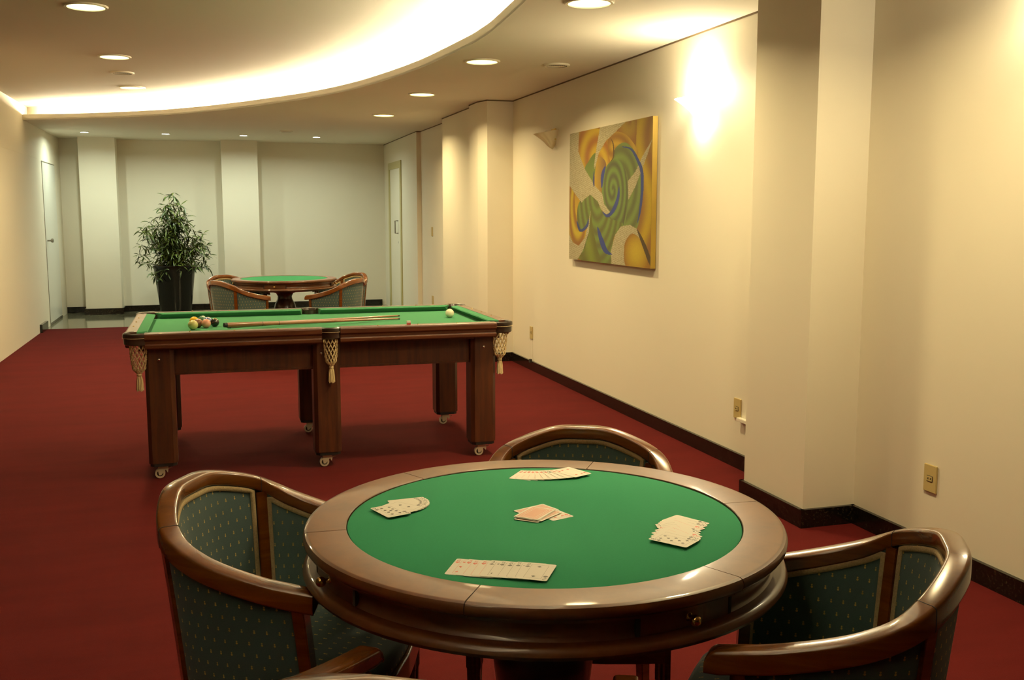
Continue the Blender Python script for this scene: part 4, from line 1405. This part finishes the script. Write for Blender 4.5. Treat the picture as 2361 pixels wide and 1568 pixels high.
# balls
def ball(x, y, r, c, label, stripe=None):
    mt = plain('ball_' + label.split()[0], c, .12, coat=.5)
    mb = MB().sphere((0, 0, 0), r, 28, 18)
    mats = [mt]
    if stripe:
        mats.append(plain('ball_spot_paint', stripe, .2))
    o = mb.build('billiard_ball', mats, smooth=80)
    if stripe:
        for pl in o.data.polygons:
            if pl.center.z > r * .92:
                pl.material_index = 1
    o.location = (x, y, ZBED + r)
    o.rotation_euler = (R(20), R(12), 0)
    tag(o, label, 'billiard ball', 'balls at the left end of the pool table' if x < 1 else None)
ball(-.082, 5.945, .0280, (.62, .56, .22, 1), 'mustard yellow billiard ball, largest looking and nearest in the cluster')
ball(-.078, 6.178, .0265, (.80, .45, .02, 1), 'orange yellow billiard ball behind the mustard one')
ball(-.054, 6.055, .0262, (.23, .11, .05, 1), 'brown billiard ball squeezed between the mustard and pink ones', (.62, .34, .28, 1))
ball(-.030, 6.225, .0262, (.10, .24, .16, 1), 'green billiard ball with a pale spot peeking out at the back', (.55, .60, .50, 1))
ball(-.010, 6.018, .0265, (.72, .33, .24, 1), 'pink billiard ball beside the black one')
ball(.000, 6.140, .0262, (.12, .16, .38, 1), 'blue billiard ball hidden behind the pink one', (.62, .60, .62, 1))
ball(.038, 6.072, .0255, (.012, .012, .012, 1), 'black billiard ball at the right of the cluster', (.30, .22, .08, 1))
ball(1.474, 6.179, .0280, (.82, .76, .56, 1), 'white cue ball alone near the far right pocket')

# cues
def cue(p0, p1, label):
    p0, p1 = Vector(p0), Vector(p1)
    e = empty('billiard_cue', p0)
    tag(e, label, 'cue', 'two cues lying across the pool table')
    d = p1 - p0
    P = [d * t for t in (0.0, .02, .28, .281, .6, 1.0)]
    MB().tube(P, [.0135, .014, .0118, .0115, .0085, .0052], 14).build('shaft', M['cue'], e, smooth=50)
    MB().tube([d * -.014, d * 0.001], [.0125, .0142], 14).build('bumper', M['rubber'], e, smooth=50)
    MB().tube([d * .995, d * 1.008], [.0056, .0052], 12).build('tip', M['leather'], e, smooth=50)
    MB().tube([d * .185, d * .188], [.0132, .0132], 14).tube([d * .275, d * .278], [.0124, .0124], 14).build('joint_ring', M['darkwood'], e, smooth=50)
cue((.098, 5.695, .812), (1.138, 6.145, .771), 'nearer cue with the black rubber butt on the front rail')
cue((.120, 5.850, .790), (1.170, 6.325, .771), 'farther slimmer cue lying just behind the other one')
# chalk
mb = MB().box(-.010, .010, -.010, .010, 0, .010, 1).box(-.0105, .0105, -.0105, .0105, .010, .020)
o = mb.build('chalk_cube', [plain('chalk_paper', (.70, .66, .60, 1), .7), plain('chalk_red', (.55, .08, .05, 1), .7)])
o.location = (1.082, 5.532, ZT + .001)
tag(o, 'small white and red chalk cube on the front rail', 'chalk')

# ------------------------------------------------------------------ potted bamboo
PXx, PYy = -.418, 14.70
pl_ = empty('potted_plant', (PXx, PYy, 0))
tag(pl_, 'leafy bamboo palm in a tall black pot before the end wall', 'potted plant')
MB().lathe([(.001, .0), (.195, .0), (.20, .012), (.275, .66), (.290, .69), (.290, .71), (.272, .712), (.262, .69), (.24, .60)], 56).build('pot', M['pot'], pl_, smooth=40)
MB().lathe([(.001, .66), (.262, .65)], 32).build('soil', M['soil'], pl_)
rng = random.Random(11)
stems, leaves = MB(), MB()
def leaf(p, d, L_, w, droop):
    d = d.normalized()
    side = d.cross(Vector((0, 0, 1)))
    side = side.normalized() if side.length > 1e-3 else Vector((1, 0, 0))
    side = (side + Vector((0, 0, rng.uniform(-.8, .8)))).normalized()
    v = []
    for t, ww in ((0, .1), (.25, .8), (.5, 1), (.75, .65), (1, .02)):
        c = p + d * (L_ * t) + Vector((0, 0, -droop * L_ * t * t))
        v += [c - side * w * ww, c + side * w * ww]
    leaves.add(v, [(2 * k, 2 * k + 1, 2 * k + 3, 2 * k + 2) for k in range(4)])
def cluster(p, n, L_, spread=1.0):
    az0 = rng.uniform(0, 6.28)
    for k in range(n):
        az = az0 + 2.4 * k
        el = rng.uniform(-.9, .7)
        d = Vector((math.cos(az) * math.cos(el), math.sin(az) * math.cos(el), math.sin(el)))
        leaf(p + d * .01, d, L_ * rng.uniform(.65, 1.2), .0105 * rng.uniform(.8, 1.3), rng.uniform(.1, .6))
canes = [(-.03, -.02, 1.02), (.02, -.05, .98), (-.13, -.03, .86), (.10, -.02, .84), (-.05, .08, .90), (.16, .04, .74), (-.20, .04, .66), (.05, -.09, .70), (-.10, -.09, .62), (.27, -.04, .52), (-.30, -.05, .56), (.32, .02, .46), (-.02, .12, .60), (.22, -.10, .34), (-.25, -.10, .36), (.36, -.08, .30), (.03, .02, .80), (-.16, .10, .50)]
for (dx, dy, h) in canes:
    base = Vector((rng.uniform(-.07, .07), rng.uniform(-.06, .06), .64))
    topv = Vector((dx * 1.15, dy, .64 + h))
    P = []
    for q in range(9):
        t = q / 8
        bend = t * t
        P.append(Vector((base.x + (topv.x - base.x) * (t * .5 + bend * .5), base.y + (topv.y - base.y) * bend, base.z + h * t - .03 * abs(dx) * bend)))
    stems.tube(P, [.007 * (1 - .75 * q / 8) for q in range(9)], 5)
    for q in range(1, 9):
        if q * h < .9 and q < 2:
            continue
        p_ = P[q]
        nb = 3 if q < 8 else 2
        for _ in range(nb):
            az = rng.uniform(0, 6.28)
            bl = rng.uniform(.04, .15) * (1.1 - .5 * q / 8)
            e2 = p_ + Vector((math.cos(az) * bl, math.sin(az) * bl, rng.uniform(-.03, .07)))
            stems.tube([p_, e2], [.0022, .0014], 4)
            cluster(e2, rng.randint(5, 6), .125)
for (x, y, z) in [(.44, -.06, .98), (.47, -.03, .86), (.42, .02, .78), (.38, -.12, .72), (.45, -.05, .68), (-.45, -.04, .86), (-.42, .0, .98), (-.36, -.1, .74), (-.30, -.18, .62), (-.47, .02, .76), (.30, -.2, .70), (-.12, -.26, .66), (.12, -.26, .70), (-.25, -.2, .56), (.34, .05, 1.02), (-.38, -.05, 1.14), (-.34, .02, 1.24), (.20, .0, 1.30)]:
    stems.tube([(x * .3, y * .3, .68 + (z - .68) * .3), (x * .7, y * .7, z - .02), (x, y, z)], [.004, .003, .0015], 4)
    cluster(Vector((x, y, z)), 8, .115)
    cluster(Vector((x * .85, y * .85, z - .02)), 7, .11)
stems.build('canes', M['bark'], pl_, fix=False)
leaves.build('foliage', M['leaf'], pl_, fix=False)
